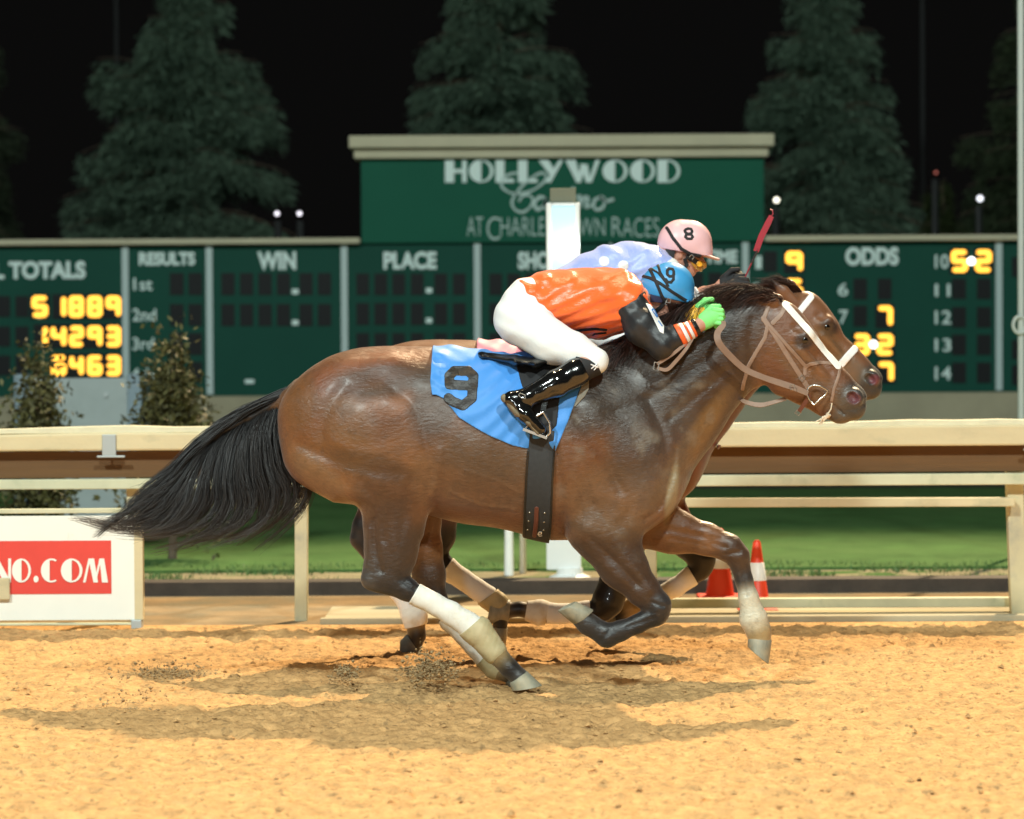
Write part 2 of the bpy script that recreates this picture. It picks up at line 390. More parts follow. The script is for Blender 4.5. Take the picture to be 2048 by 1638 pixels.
# low dark drain kerb between the rail and the turf
M_KERB = mat('dark_wet_kerb', (.045, .034, .026), rough=.8, noise=.3, nscale=6, bump=.004, bscale=30)
m = MB(); m.box(-120, 120, 5.05, 5.30, -.28, .085); tag(m.build('kerb', M_KERB), kind='structure')
m = MB(); m.box(-120, 120, 6.9, 18.0, -.1, .02); tag(m.build('lawn', M_GRASSG), kind='structure')
M_STRIP = mat('dark_strip_matte', (.022, .016, .014), rough=.95, noise=.4, nscale=3)
m = MB(); m.box(-120, 120, 18.0, 20.7, -.1, .06); tag(m.build('dark_strip', M_STRIP), kind='structure')  # plain dark strip between the lawn and the tote board base
# grass blades along the edge of the turf
r = np.random.default_rng(5); n = 15000
gx = r.uniform(-4.6, 4.8, n); gy = 5.62 + 1.7 * r.uniform(0, 1, n) ** 1.3; keep = (fbm(gx * 1.1, gy * 2.2, 3, 77) > .56 - .16 * (gy - 6.0)); gx, gy = gx[keep], gy[keep]; n = len(gx)
hh = r.uniform(.02, .06, n); an = r.uniform(0, PI, n); wx, wy = np.cos(an) * .006, np.sin(an) * .006; lx, ly = r.normal(0, .025, n), r.normal(0, .025, n)
V = np.stack([np.stack([gx - wx, gy - wy, np.zeros(n)], 1), np.stack([gx + wx, gy + wy, np.zeros(n)], 1), np.stack([gx + lx, gy + ly, hh], 1)], 1).reshape(-1, 3)
gc = np.array([.060, .135, .038])[None] * r.uniform(.6, 1.5, (n, 1)) + np.array([.05, .02, 0])[None] * (r.uniform(0, 1, (n, 1)) ** 3)
M_BLADE = mat('grass_blades', attr=True, rough=.7)
tag(link('grass', mesh_np('grass', V, np.arange(3 * n).reshape(n, 3), 3, False, np.repeat(gc, 3, 0)), M_BLADE), 'short green grass growing raggedly at the edge of the infield', 'grass', kind='stuff')

# ------------------------------------------------------------------ rail fence
M_RAIL = mat('cream_painted_rail', (.64, .55, .34), rough=.6, noise=.1, nscale=5, nstretch=(.3, 1, 1), col2=(.40, .38, .24), noise2=(5, .56, .75, (.5, 1, 1)), bump=.002, bscale=30)
M_CAP = mat('weathered_cap', (.70, .67, .48), rough=.7, noise=.08, nscale=8, bump=.008, bscale=14)
M_WOOD = mat('brown_timber', (.12, .056, .014), rough=.65, noise=.25, nscale=5, nstretch=(.15, 1, 2), bump=.002, bscale=20, bstretch=(.1, 1, 2))
M_RAILG = mat('pale_green_rail', (.60, .60, .42), rough=.6, noise=.08, nscale=6, col2=(.42, .45, .30), noise2=(4, .55, .7))
M_STEEL = mat('galvanised_bracket', (.42, .47, .48), rough=.45, metal=.3)
YR = 3.2
M_POSTC = mat('weathered_dim_cream_post', (.58, .52, .33), rough=.7, noise=.1, nscale=6, col2=(.36, .34, .26), noise2=(3, .55, .7))  # weathered cream, base darkened since the posts get less light
fence = empty('rail_fence', (0, YR, 0), 'long cream inner rail fence on slanting posts with brown timber backing', 'fence')
def beam(pxs, y0, y1, Ya, th, name, mt, par, bevel=.006, wob=0):
    """horizontal beam: px x-range, top/bottom px at each end"""
    (xa, ta, ba), (xb, tb, bb) = pxs; m = MB(); n = 40 if wob else 2
    top = [P(xa + (xb - xa) * i / (n - 1), ta + (tb - ta) * i / (n - 1), Ya) for i in range(n)]; bot = [P(xa + (xb - xa) * i / (n - 1), ba + (bb - ba) * i / (n - 1), Ya) for i in range(n)]
    if wob:
        for i, p in enumerate(top): p[2] += wob * (fbm(np.array([i * .55]), np.array([2.0]), 2, 5)[0] - .5) * 2
    m.prism([(p[0], p[2]) for p in bot] + [(p[0], p[2]) for p in top[::-1]], Ya, Ya + th)
    return m.build(name, mt, par, bevel=bevel)
beam(((-700, 875, 907), (2700, 843, 887)), 0, 0, YR, .13, 'top_rail', M_RAIL, fence, .012, .006)
beam(((-700, 862, 874), (2700, 834, 846)), 0, 0, YR + .012, .12, 'rail_cap', M_CAP, fence, .004, .014)
beam(((-700, 909, 962), (2700, 886, 938)), 0, 0, YR + .09, .04, 'backing_board', M_WOOD, fence, .003)
beam(((-700, 964, 983), (2700, 942, 966)), 0, 0, YR + .05, .07, 'middle_rail', M_RAILG, fence, .006)
beam(((1296, 997, 1015), (2030, 995, 1013)), 0, 0, YR + .05, .05, 'lower_rail', M_RAIL, fence, .005)
beam(((1330, 1198, 1217), (2030, 1195, 1214)), 0, 0, YR + .25, .08, 'ground_rail', M_RAILG, fence, .005)
def fpost(xt, yt, xb, yb, w, Ya, name='post'):
    m = MB(); a = P(xt - w / 2, yt, Ya); b = P(xt + w / 2, yt, Ya); c = P(xb - w / 2, yb, Ya); d = P(xb + w / 2, yb, Ya)
    m.prism([(c[0], c[2]), (d[0], d[2]), (b[0], b[2]), (a[0], a[2])], Ya, Ya + .07); o = m.build(name, M_POSTC, fence, bevel=.008)
    return o
fpost(262, 905, 272, 1262, 24, YR - .02 + .14); fpost(602, 905, 602, 1250, 26, YR + .14); fpost(1299, 905, 1303, 1240, 24, YR + .14); fpost(2028, 890, 2040, 1238, 34, YR - .0 + .14)
for x in (218, 2072):
    m = MB(); a = P(x - 14, 869 - (x - 218) * .0075, YR - .012); b = P(x + 14, 911 - (x - 218) * .0075, YR - .012)
    m.box(a[0], b[0], YR - .014, YR - .002, b[2], a[2]); m.box(a[0] - .03, b[0] + .05, YR - .016, YR + .01, b[2] - .012, b[2]); m.build('bracket', M_STEEL, fence, bevel=.003)
# concrete footing strip under the right half
M_CONC = mat('worn_concrete', (.42, .38, .26), rough=.9, noise=.15, nscale=4, nstretch=(.3, 1, 1), col2=(.28, .22, .15), noise2=(3, .56, .7, (.3, 1, 1)), bump=.004, bscale=30)
m = MB(); a = P(640, 1246, 3.02); b = P(2700, 1236, 3.02)
m.box(a[0], 9, 3.02, 3.10, -.2, .045); m.box(a[0], 9, 3.10, 4.05, -.2, .020); o = m.build('kerb', M_CONC, None, bevel=.008); tag(o, kind='structure')

# ------------------------------------------------------------------ advertising banner
M_BANW = mat('white_banner', (.84, .86, .80), rough=.5, noise=.03, nscale=4, col2=(.66, .62, .48), noise2=(5, .66, .8))
M_BANR = mat('red_banner_field', (.72, .060, .045), rough=.5, noise=.05, nscale=5)
YB = 2.78
ban = empty('advertising_board', (-2, YB, 0), 'white advertising board with a red field and white web address, fixed low on the rail', 'sign')
def pbx(m, x0, y0, x1, y1, Ya, th):
    a = P(x0, y1, Ya); b = P(x1, y0, Ya); m.box(a[0], b[0], Ya, Ya + th, a[2], b[2])
m = MB(); pbx(m, -520, 1031, 268, 1244, YB, .02); m.build('panel', M_BANW, ban, bevel=.003)
m = MB(); pbx(m, -300, 1081, 222, 1190, YB - .004, .003); m.build('red_field', M_BANR, ban)
m = MB(); pbx(m, -520, 1017, 272, 1030, YB - .01, .05); pbx(m, -520, 1246, 268, 1254, YB - .01, .05); m.build('frame', M_RAILG, ban, bevel=.003)
m = MB(); pbx(m, 268.5, 1028, 285, 1240, YB + .0, .06); m.build('post', M_RAIL, ban, bevel=.004)
m = MB(); pbx(m, 262, 1240, 283, 1262, YB - .012, .09); m.build('foot', M_STEEL, ban, bevel=.004)
m = MB(); pbx(m, -12, 1156, 19, 1200, YB - .03, .02); m.build('patch', M_RAIL, ban, bevel=.006)

# ---- lettering tools: glyphs drawn on a unit box as polygons; (x right, y up)
def ell(cx, cy, rx, ry, a0=0, a1=360, n=20): return [(cx + rx * math.cos(math.radians(a0 + (a1 - a0) * i / n)), cy + ry * math.sin(math.radians(a0 + (a1 - a0) * i / n))) for i in range(n + 1)]
def arcband(cx, cy, rx, ry, w, a0, a1, n=18):
    o = ell(cx, cy, rx, ry, a0, a1, n); i = ell(cx, cy, rx - w, ry - w * .55, a0, a1, n); return [[o[k], o[k + 1], i[k + 1], i[k]] for k in range(n)]
def R_(x0, y0, x1, y1): return [(x0, y0), (x1, y0), (x1, y1), (x0, y1)]
t_ = .13
DECO = {'H': [R_(0, 0, .42, 1), R_(.80, 0, 1, 1), R_(.42, .42, .80, .58)],
        'O': arcband(.5, .5, .5, .5, t_, 90, 450) + [ell(.5, .5, .5, .5, 90, 270, 16)],
        'L': [R_(0, 0, .48, 1), R_(.48, 0, 1, .16)],
        'Y': [[(0, 1), (.40, 1), (.68, .48), (.52, .25)], [(.84, 1), (1, 1), (.50, 0), (.20, 0), (.36, .14)]],
        'W': [[(0, 1), (.30, 1), (.47, 0), (.33, 0)], [(.30, 0), (.44, 0), (.60, .75), (.46, .75)], [(.42, .8), (.64, .8), (.74, 0), (.60, 0)], [(.66, 0), (.76, 0), (1, 1), (.88, 1)]],
        'D': [R_(0, 0, .44, 1)] + arcband(.44, .5, .56, .5, t_, -90, 90),
        'C': arcband(.55, .5, .55, .5, t_, 60, 300) + [ell(.55, .5, .55, .5, 100, 260, 14)],
        'M': [[(0, 0), (.10, 0), (.30, 1), (.22, 1)], [(.22, 1), (.44, 1), (.60, 0), (.42, 0)], [(.46, .1), (.54, .1), (.74, 1), (.66, 1)], [(.66, 1), (.84, 1), (1, 0), (.76, 0)]],
        'N': [R_(0, 0, .14, 1), [(0, 1), (.36, 1), (1, 0), (.66, 0)], R_(.86, 0, 1, 1)],
        '.': [ell(.5, .14, .42, .14, 0, 360, 14)],
        'A': [[(0, 0), (.14, 0), (.56, 1), (.44, 1)], [(.40, 1), (.62, 1), (1, 0), (.66, 0)], R_(.24, .24, .7, .34)],
        'I': [R_(0, 0, 1, 1)], 'S': arcband(.5, .74, .5, .26, t_, 0, 270) + arcband(.5, .26, .5, .26, t_, -180, 90)}
def glyph(m, g, x0, y0, x1, y1, Ya, th=.004):
    for k, poly in enumerate(DECO[g]):
        pts = [P(x0 + (x1 - x0) * u, y1 + (y0 - y1) * v, Ya) for u, v in poly]; m.prism([(p[0], p[2]) for p in pts], Ya - .00015 * k, Ya + th)
def word(m, s, spans, y0, y1, Ya):
    for ch, (a, b) in zip(s, spans): glyph(m, ch, a, y0, b, y1, Ya)
m = MB(); word(m, 'CASINO.COM', [(-158, -112), (-108, -68), (-64, -34), (-30, -22), (-18, 22), (24, 62), (66, 78), (82, 120), (122, 165), (166, 216)], 1117, 1165, YB - .009); m.build('lettering', M_BANW, ban)

def text(s, x0, y0, x1, y1, Ya, mt, par, name='lettering', bold=.02, depth=.006):
    cu = bpy.data.curves.new('t', 'FONT'); cu.body = s; cu.offset = bold; cu.extrude = .02
    o = bpy.data.objects.new('t', cu); C.objects.link(o); dg = bpy.context.evaluated_depsgraph_get(); me = bpy.data.meshes.new_from_object(o.evaluated_get(dg))
    bpy.data.objects.remove(o); v = np.array([q.co[:] for q in me.vertices]); a, b = v.min(0), v.max(0)
    A = P(x0, y1, Ya); B = P(x1, y0, Ya)
    for q in me.vertices:
        u = (q.co.x - a[0]) / (b[0] - a[0]); w = (q.co.y - a[1]) / (b[1] - a[1]); d = (q.co.z - a[2]) / (b[2] - a[2])
        q.co = (A[0] + (B[0] - A[0]) * u, Ya - depth * d, A[2] + (B[2] - A[2]) * w)
    me.name = name; me.materials.clear(); return link(name, me, mt, par)

# ------------------------------------------------------------------ tote board
YT = 21.1
M_GRN = mat('green_enamel_panel', (.006, .062, .043), rough=.6, spec=.12, noise=.06, nscale=1.5)
M_GRN2 = mat('green_sign_face', (.006, .092, .055), rough=.6, spec=.12, noise=.05, nscale=1.2)
M_CELL = mat('dark_display_window', (.008, .010, .011), rough=.5, spec=.15)
M_LET = mat('pale_sign_lettering', (.64, .79, .76), rough=.6)
M_LETD = mat('pale_sign_lettering_thin', (.42, .56, .53), rough=.6)
M_DIV = mat('pale_divider', (.42, .53, .52), rough=.5)
M_STONE = mat('cream_cornice', (.50, .47, .33), rough=.8, noise=.06, nscale=3)
M_LED = mat('lit_display_segments', (.8, .4, .05), emit=(1.0, .46, .045), estr=2.3)
M_LEDW = mat('lit_separator', (.9, .8, .5), emit=(1.0, .90, .85), estr=4.0)
M_BASE = mat('tan_rendered_base', (.34, .31, .21), rough=.95, noise=.14, nscale=1.6, bump=.01, bscale=20)
M_MOSS = mat('green_creeper', (.06, .09, .02), rough=.9, noise=.4, nscale=8, bump=.03, bscale=20)
tb = empty('tote_board', (0, YT, 0), 'long dark green tote board with lit orange figures under a cream coping', 'scoreboard')
def wx(px, Ya=YT): return P(px, 640, Ya)[0]
def wz(px, py, Ya=YT): return P(px, py, Ya)[2]
ztop, zbot = wz(1024, 480), wz(1024, 789)
m = MB(); m.box(-12, 12, YT + .02, YT + .5, zbot, ztop); m.build('board_face', M_GRN, tb)
m = MB(); m.box(-12, 12, YT + .0, YT + .6, 0, zbot - .003); m.build('base_wall', M_BASE, tb)
for x in (251, 419, 689, 955, 1222, 1491, 1998, -200, 2240):
    m = MB(); w = 6.5 if x not in (1222,) else 3; zt = wz(x, 488 if x != 1222 else 486); m.box(wx(x) - w * S(YT), wx(x) + w * S(YT), YT - .005, YT + .02, zbot + .02 if x != 1222 else wz(x, 660), ztop - .003); m.build('divider', M_DIV, tb)
m = MB(); z0 = wz(1024, 486.5); z1 = wz(1024, 474.5)
for a, b in ((-12, wx(722)), (wx(1528), 12)): m.box(a, b, YT - .12, YT + .62, z0, z1)
m.build('coping', M_STONE, tb, bevel=.02)
# upper sign
sg = empty('entrance_sign', (wx(1125), YT, ztop), 'tall green sign with cream cornice rising above the middle of the tote board', 'sign')
YS = YT - .05
a0, a1 = P(722, 318, YS), P(1528, 487, YS)
m = MB(); m.box(a0[0], a1[0], YS, YT + .45, wz(1024, 484.5, YS), wz(1024, 317, YS)); m.build('sign_face', M_GRN2, sg)
m = MB(); m.box(wx(711), wx(1536), YS - .10, YT + .55, wz(1024, 317, YS) + .002, wz(1024, 297, YS)); m.box(wx(702), wx(1546), YS - .2, YT + .65, wz(1024, 297, YS) + .002, wz(1024, 272, YS)); m.build('cornice', M_STONE, sg, bevel=.015)
m = MB(); word(m, 'HOLLYWOOD', [(890, 933), (938, 987), (991, 1028), (1036, 1075), (1076, 1127), (1130, 1200), (1205, 1255), (1260, 1310), (1315, 1360)], 319, 365, YS - .012)
m.build('lettering', M_LET, sg)
def script(m, pts, w, Ya):
    c = catmull(pts, 10); q = [P(a[0], a[1], Ya) for a in c]; ww = [w * S(Ya) * (.7 + .3 * abs(math.sin(i * .17))) for i in range(len(q))]
    m.strap(q, ww, .004, (0, -1, 0))
m = MB()
for i, (pts, w) in enumerate([([(1036, 345), (1016, 350), (1003, 362), (1006, 376), (1026, 387), (1056, 384), (1080, 371), (1093, 355), (1086, 346), (1070, 351), (1048, 368), (1033, 386), (1024, 404), (1030, 419), (1046, 424), (1061, 413), (1066, 399), (1057, 390), (1044, 393), (1038, 403)], 2.6),
                 ([(1090, 395), (1078, 395), (1069, 408), (1076, 419), (1088, 410), (1093, 396), (1089, 412), (1097, 418), (1106, 408)], 3.6), ([(1126, 392), (1114, 396), (1126, 408), (1114, 420), (1106, 412)], 3), ([(1140, 394), (1134, 410), (1138, 418), (1148, 408)], 3.2),
                 ([(1152, 395), (1160, 393), (1156, 418), (1168, 396), (1176, 396), (1172, 414), (1184, 410)], 3.2), ([(1200, 394), (1188, 402), (1190, 418), (1204, 416), (1210, 400), (1200, 393), (1212, 402), (1228, 398)], 3.2)]): script(m, pts, w, YS - .012 - i * .0012)
pbx(m, 1143, 374, 1150, 381, YS - .016, .004)
m.build('script_lettering', M_LETD, sg)
for s, x0, x1, y0, y1 in (('AT', 934, 966, 434, 472), ('C', 974, 1000, 434, 480), ('HARLES', 1001, 1104, 434, 472), ('T', 1110, 1130, 434, 472), ('OWN', 1134, 1210, 436, 472), ('R', 1224, 1243, 434, 472), ('ACES', 1245, 1318, 436, 474)):
    text(s, x0, y0, x1, y1, YS - .006, M_LETD, sg, 'lettering', -.012)
# panel headings
for s, x0, y0, x1, y1 in (('POOL TOTALS', -102, 522, 171, 559), ('RESULTS', 278, 504, 390, 531), ('1st', 267, 556, 305, 581), ('2nd', 265, 617, 312, 642), ('3rd', 265, 675, 308, 700), ('4th', 262, 736, 307, 760), ('WIN', 515, 503, 592, 540), ('PLACE', 767, 503, 873, 539),
                          ('SHOW', 1036, 503, 1135, 539), ('TIME', 1410, 500, 1475, 527), ('ODDS', 1691, 494, 1797, 531), ('6', 1676, 566, 1696, 592), ('7', 1678, 620, 1696, 648), ('8', 1676, 677, 1696, 703), ('9', 1676, 734, 1696, 760),
                          ('1', 1511, 512, 1523, 538), ('2', 1505, 566, 1525, 592), ('3', 1505, 620, 1525, 648), ('10', 1870, 509, 1897, 537), ('11', 1870, 568, 1900, 593), ('12', 1870, 621, 1902, 648), ('13', 1870, 677, 1902, 703), ('14', 1870, 733, 1902, 760)):
    text(s, x0, y0, x1, y1, YT + .012, M_LET, tb, 'lettering', .012 if any(q in s for q in '0123456789') else .045)
def cell(x0, y0, x1, y1): m = MB(); pbx(m, x0, y0, x1, y1, YT + .01, .012); return m.build('display_window', M_CELL, tb)
for y0, y1 in ((546, 590), (608, 652)):
    for o, ds in ((0, (443, 480, 517, 554, 599, 636)),):
        for x in ds: cell(x, y0, x + 26, y1)
    m = MB(); pbx(m, 584, y1 - 12, 597, y1 - 2, YT + .008, .012); m.build('decimal_point', M_LET, tb)
for o in (0, 266):
    for y0, y1 in ((547, 590), (606, 650), (666, 710)):
        for x in (713, 749, 785, 822, 869, 906): cell(x + o, y0, x + o + 25, y1)
        m = MB(); pbx(m, 852 + o, y1 - 14, 864 + o, y1 - 4, YT + .008, .012); m.build('decimal_point', M_LET, tb)
for y0, y1 in ((546, 590), (608, 652), (666, 710), (724, 766)):
    for x in (340, 377): cell(x, y0, x + 27, y1)
for y0, y1 in ((545, 588), (604, 646)):
    for x in (1240, 1277, 1328, 1380, 1417, 1453): cell(x, y0, x + 26, y1)
m = MB(); pbx(m, 490, 759, 508, 767, YT + .008, .012); m.build('plate', M_LET, tb)
m = MB(); pbx(m, 1365, 566, 1372, 576, YT + .008, .012); pbx(m, 1365, 596, 1372, 606, YT + .008, .012); m.build('decimal_point', M_LET, tb)
SEG = {'a': ((.12, 1), (.88, 1)), 'b': ((1, .92), (1, .55)), 'c': ((1, .45), (1, .08)), 'd': ((.12, 0), (.88, 0)), 'e': ((0, .45), (0, .08)), 'f': ((0, .92), (0, .55)), 'g': ((.12, .5), (.88, .5))}
DIG = {'0': 'abcdef', '1': 'bc', '2': 'abged', '3': 'abgcd', '4': 'fgbc', '5': 'afgcd', '6': 'afgedc', '7': 'abc', '8': 'abcdefg', '9': 'abcfg'}
def digit(ch, x0, y0, x1, y1, par=None, win=True):
    if win: par = cell(x0 - 2, y0 - 2, x1 + 2, y1 + 2)
    m = MB(); w = 4.6 * S(YT); ins = 6.5
    for i, s in enumerate(DIG[ch]):
        (u0, v0), (u1, v1) = SEG[s]; q = lambda u, v: P(x0 + ins + (x1 - x0 - 2 * ins) * u, y1 - ins + (y0 - y1 + 2 * ins) * v, YT + .004)
        a, b = q(u0, v0), q(u1, v1); d = b - a; L = np.linalg.norm(d); d /= L; nx_, nz_ = -d[2], d[0]; R2 = 5.0 * S(YT); yy = YT + .004 - .0004 * i
        a0 = math.atan2(nz_, nx_); pts = [(b[0] + R2 * math.cos(a0 - t), b[2] + R2 * math.sin(a0 - t)) for t in np.linspace(0, PI, 8)] + [(a[0] + R2 * math.cos(a0 - t), a[2] + R2 * math.sin(a0 - t)) for t in np.linspace(PI, 2 * PI, 8)]; m.prism(pts, yy, yy + .006)
    return m.build('lit_digit', M_LED, par)
for x0, x1, ch, r_ in ((62, 97, '5', 0), (107, 134, '1', 0), (136, 169, '8', 0), (173, 206, '8', 0), (210, 243, '9', 0), (70, 97, '1', 1), (100, 134, '4', 1), (137, 169, '2', 1), (173, 206, '9', 1), (210, 243, '3', 1), (101, 134, '6', 2), (137, 169, '4', 2), (173, 206, '6', 2), (210, 243, '3', 2)):
    y0, y1 = ((590, 636), (650, 695), (709, 753))[r_]; digit(ch, x0, y0, x1, y1)
for y0, y1 in ((592, 634), (653, 693), (711, 751)):
    for x in (-6, 31): cell(x, y0, x + 26, y1)
digit('9', 1570, 501, 1607, 545); digit('5', 1570, 556, 1607, 600); digit('7', 1753, 610, 1787, 654); digit('3', 1706, 666, 1741, 712); digit('2', 1752, 666, 1788, 712); digit('7', 1754, 722, 1789, 765); digit('5', 1901, 498, 1937, 546); digit('2', 1949, 498, 1985, 546)
for x, y in ((1943, 522), (1747, 689)):
    m = MB(); c = P(x, y, YT - .02); rr = 7.5 * S(YT); m.prism([(c[0] + rr * math.cos(t), c[2] + rr * math.sin(t)) for t in np.linspace(0, 2 * PI, 16)[:-1]], YT - .02, YT - .005); m.build('separator_light', M_LEDW, tb)
for c_ in ((1527, 502), (1527, 557), (1707, 557), (1756, 557), (1707, 611), (1707, 723)): cell(c_[0], c_[1], c_[0] + 27, c_[1] + 42)
for y in (557, 614, 669, 725): cell(1904, y, 1932, y + 41); cell(1954, y, 1982, y + 41)
digit('1', 2026, 516, 2050, 552); digit('1', 2026, 682, 2050, 716); digit('1', 2026, 732, 2050, 768)
m = MB()
for i in range(60):
    x = wx(1000 + i * 22 + random.uniform(-8, 8)); h = random.uniform(.1, .2) * (1 + .9 * math.exp(-((i - 24) / 7) ** 2)); m.lathe([(.02, 0), (.18, .03), (.22, h * .6), (.12, h), (.01, h * 1.05)], (x, YT - .35 + random.uniform(-.1, .1), .55 * random.uniform(.0, .2)), 8)
tag(m.build('ground_cover', M_MOSS, None, smooth=True), 'low green creeper along the foot of the tote board', 'plants', kind='stuff')

# ------------------------------------------------------------------ finish post, poles, cones
M_WPOST = mat('white_gloss_post', (.80, .84, .84), rough=.35)
M_MIRR = mat('glowing_mirror_panel', (.30, .46, .50), rough=.2, emit=(.5, .85, 1.0), estr=.7)  # emission stands in for flash reflected by the mirror
M_GLARE = mat('mirror_glare_glow', (1, 1, 1), emit=(.85, 1, 1), estr=14)  # added glow for the flare in the mirror, no real lamp
YF_ = 6.0
fp = empty('finish_post', tuple(P(1127, 1166, YF_)), 'white finish post, its mirror given an added glow, standing in front of the tote board', 'post')
m = MB(); pbx(m, 1093, 405, 1104, 560, YF_ - .02, .1); pbx(m, 1150, 405, 1160, 560, YF_ - .02, .1); pbx(m, 1104, 405, 1150, 411, YF_ - .019, .1); pbx(m, 1093, 561, 1160, 1140, YF_ + .0, .08); m.build('frame', M_WPOST, fp, bevel=.01)
m = MB(); pbx(m, 1104.5, 411.5, 1149.5, 560, YF_ + .01, .05); m.build('mirror_panel', M_MIRR, fp)
m = MB(); c = P(1140, 492, YF_ - .03); m.lathe([(.001, -.06), (.045, -.045), (.06, 0), (.045, .045), (.001, .06)], c, 16); m.build('lamp', M_GLARE, fp, smooth=True)  # flash glare added as a glowing ball, the post carries no lamp
m = MB(); pbx(m, 1100, 376, 1152, 404.5, YF_ + .03, .05); m.build('cap', mat('drab_cap', (.16, .17, .12), rough=.8), fp, bevel=.006)
m = MB(); m.lathe([(.14, 0), (.14, .03), (.09, .05), (.085, .09)], (P(1140, 1166, YF_)[0], YF_ + .04, 0), 20); m.build('base', M_WPOST, fp, smooth=True)
for i, (x, l) in enumerate(((1018, 'left one of two slim white posts seen under the girth of the nearer horse'), (1046, 'right one of two slim white posts seen under the girth of the nearer horse'))):
    YP = 6.5 + i * .25; m = MB(); b = P(x, 1148, YP); m.lathe([(.022, 0), (.034 - .010 * i, .005), (.028 - .006 * i, .4), (.028 - .006 * i, 1.0), (.012, 1.03)], (b[0], YP, 0), 16); tag(m.build('white_post', M_WPOST, None, smooth=True), l, 'post', 'slim white posts')
M_ORG = mat('orange_cone_plastic', (.80, .065, .025), rough=.45)
M_REFL = mat('reflective_band', (.78, .80, .82), rough=.4)
def cone(px, ytop, ybase, Yc, w, label):
    s = S(Yc); b = P(px, ybase, Yc); t = P(px, ytop, Yc)[2]; H = t - .0; c = (b[0], Yc, 0); R = w * s
    root = empty('traffic_cone', c, label, 'cone', 'orange traffic cones')
    f = lambda z: R * (1 - .74 * z / H)
    m = MB(); m.lathe([(f(0), .02), (f(.02), .025), (f(H * .97), H * .97), (f(H) * .6, H), (.001, H)], c, 24); m.build('body', M_ORG, root, smooth=True)
    m = MB(); m.lathe([(f(H * .44) + .001, H * .44), (f(H * .44) + .004, H * .445), (f(H * .69) + .004, H * .685), (f(H * .69) + .001, H * .69)], c, 24); m.build('band', M_REFL, root, smooth=True)
    m = MB(); q = R * 1.5; m.box(c[0] - q, c[0] + q, Yc - q, Yc + q, .0, .028); m.build('base', M_ORG, root, bevel=.01)
cone(1440, 1057, 1186, 4.6, 30, 'wider orange traffic cone half hidden by the outstretched foreleg')
cone(1514, 1080, 1212, 3.75, 27, 'slim orange traffic cone just right of the outstretched foreleg')
M_POLE = mat('grey_steel_pole', (.42, .47, .44), rough=.5)
M_POLEW = mat('pale_far_pole', (.5, .52, .5), rough=.5)
yp = 8.0; b = P(2043, 1100, yp); m = MB(); m.lathe([(.03, 0), (.026, .3), (.026, 4.6), (.02, 4.62)], (b[0], yp, 0), 16); pr = m.build('steel_pole', M_POLE, None, smooth=True)
tag(pr, 'thin pale grey pole at the right edge with a ring on it', 'pole')
m = MB(); c = P(2040, 650, yp - .03); m.tube([c + (.05 * math.cos(t), 0, .062 * math.sin(t)) for t in np.linspace(0, 2 * PI, 20)], .014, 8, False); m.build('ring', M_POLE, pr, smooth=True)
M_FAR = mat('far_dark_pole', (.012, .014, .014), rough=.6)
for px, Yp, top, mt_, l in ((237, 42, -260, M_FAR, 'faint dark lamp pole left of the leftmost full conifer'), (1846, 42, -260, M_FAR, 'faint dark lamp pole between the two right conifers'), (1677, 26, -200, M_POLEW, 'pale pole rising behind the tip of the right conifer')):
    m = MB(); b = P(px, 600, Yp); t = P(px, top, Yp)[2]
    if mt_ is M_POLEW: Yp = 40; b = P(px, 600, Yp); t = P(px, top, Yp)[2]
    m.lathe([(.09, 0), (.05, t * .5), (.045, t)], (b[0], Yp, 0), 10); tag(m.build('lamp_pole', mt_, None, smooth=True), l, 'pole', 'tall poles among the conifers')
def farlamp(px, py, Yp, r_, col, e, label):
    c = P(px, py, Yp); root = empty('distant_lamp', (c[0], Yp, 0), label, 'street lamp', 'distant lamps')
    m = MB(); m.lathe([(.08, 0), (.05, c[2] - .1)], (c[0], Yp + .1, 0), 8); m.build('pole', M_FAR, root)
    m = MB(); R = r_ * S(Yp); m.lathe([(.001, -R), (R * .8, -R * .6), (R, 0), (R * .8, R * .6), (.001, R)], c, 14); m.build('lamp_head', mat('lit_lamp', (.5, .5, .5), emit=col, estr=e), root, smooth=True)
farlamp(554, 427, 25.5, 4.5, (.95, .9, 1), 2.0, 'left one of two small white lamps at the foot of the left conifer')
farlamp(599, 427, 25.5, 4.5, (.95, .9, 1), 2.0, 'right one of two small white lamps at the foot of the left conifer')
farlamp(1553, 400, 25.5, 5.5, (1, .95, .75), 3, 'warm white lamp just right of the green sign')
farlamp(1960, 397, 26, 6, (.9, .92, 1), 2.2, 'cool white lamp near the right edge')
farlamp(1872, 345, 28.2, 3, (1, .10, .03), .5, 'tiny red lamp above the small conifer')

# ------------------------------------------------------------------ utility cabinet and shrubs
M_CAB = mat('grey_blue_cabinet', (.33, .38, .38), rough=.6, noise=.07, nscale=5)
M_CABP = mat('blue_grey_post', (.20, .27, .32), rough=.55)
YC = 12.0
cb = empty('utility_cabinet', (P(150, 900, YC)[0], YC, 0), 'pale grey utility cabinet with blue grey corner posts behind the left shrub', 'cabinet')
m = MB(); pbx(m, 56, 756, 256, 1060, YC, .5); m.build('panel', M_CAB, cb, bevel=.01)
for x in (30, 256.5): m = MB(); pbx(m, x, 748, x + 26, 1062, YC - .03, .56); m.build('post', M_CABP, cb, bevel=.008)
m = MB(); pbx(m, 208, 786, 216, 794, YC - .02, .03); m.build('handle', M_STEEL, cb)
M_LEAF = mat('shrub_leaves', attr=True, rough=.6, spec=.3)
M_BARK = mat('bark', (.10, .075, .05), rough=.9, noise=.3, nscale=15, bump=.01, bscale=20)
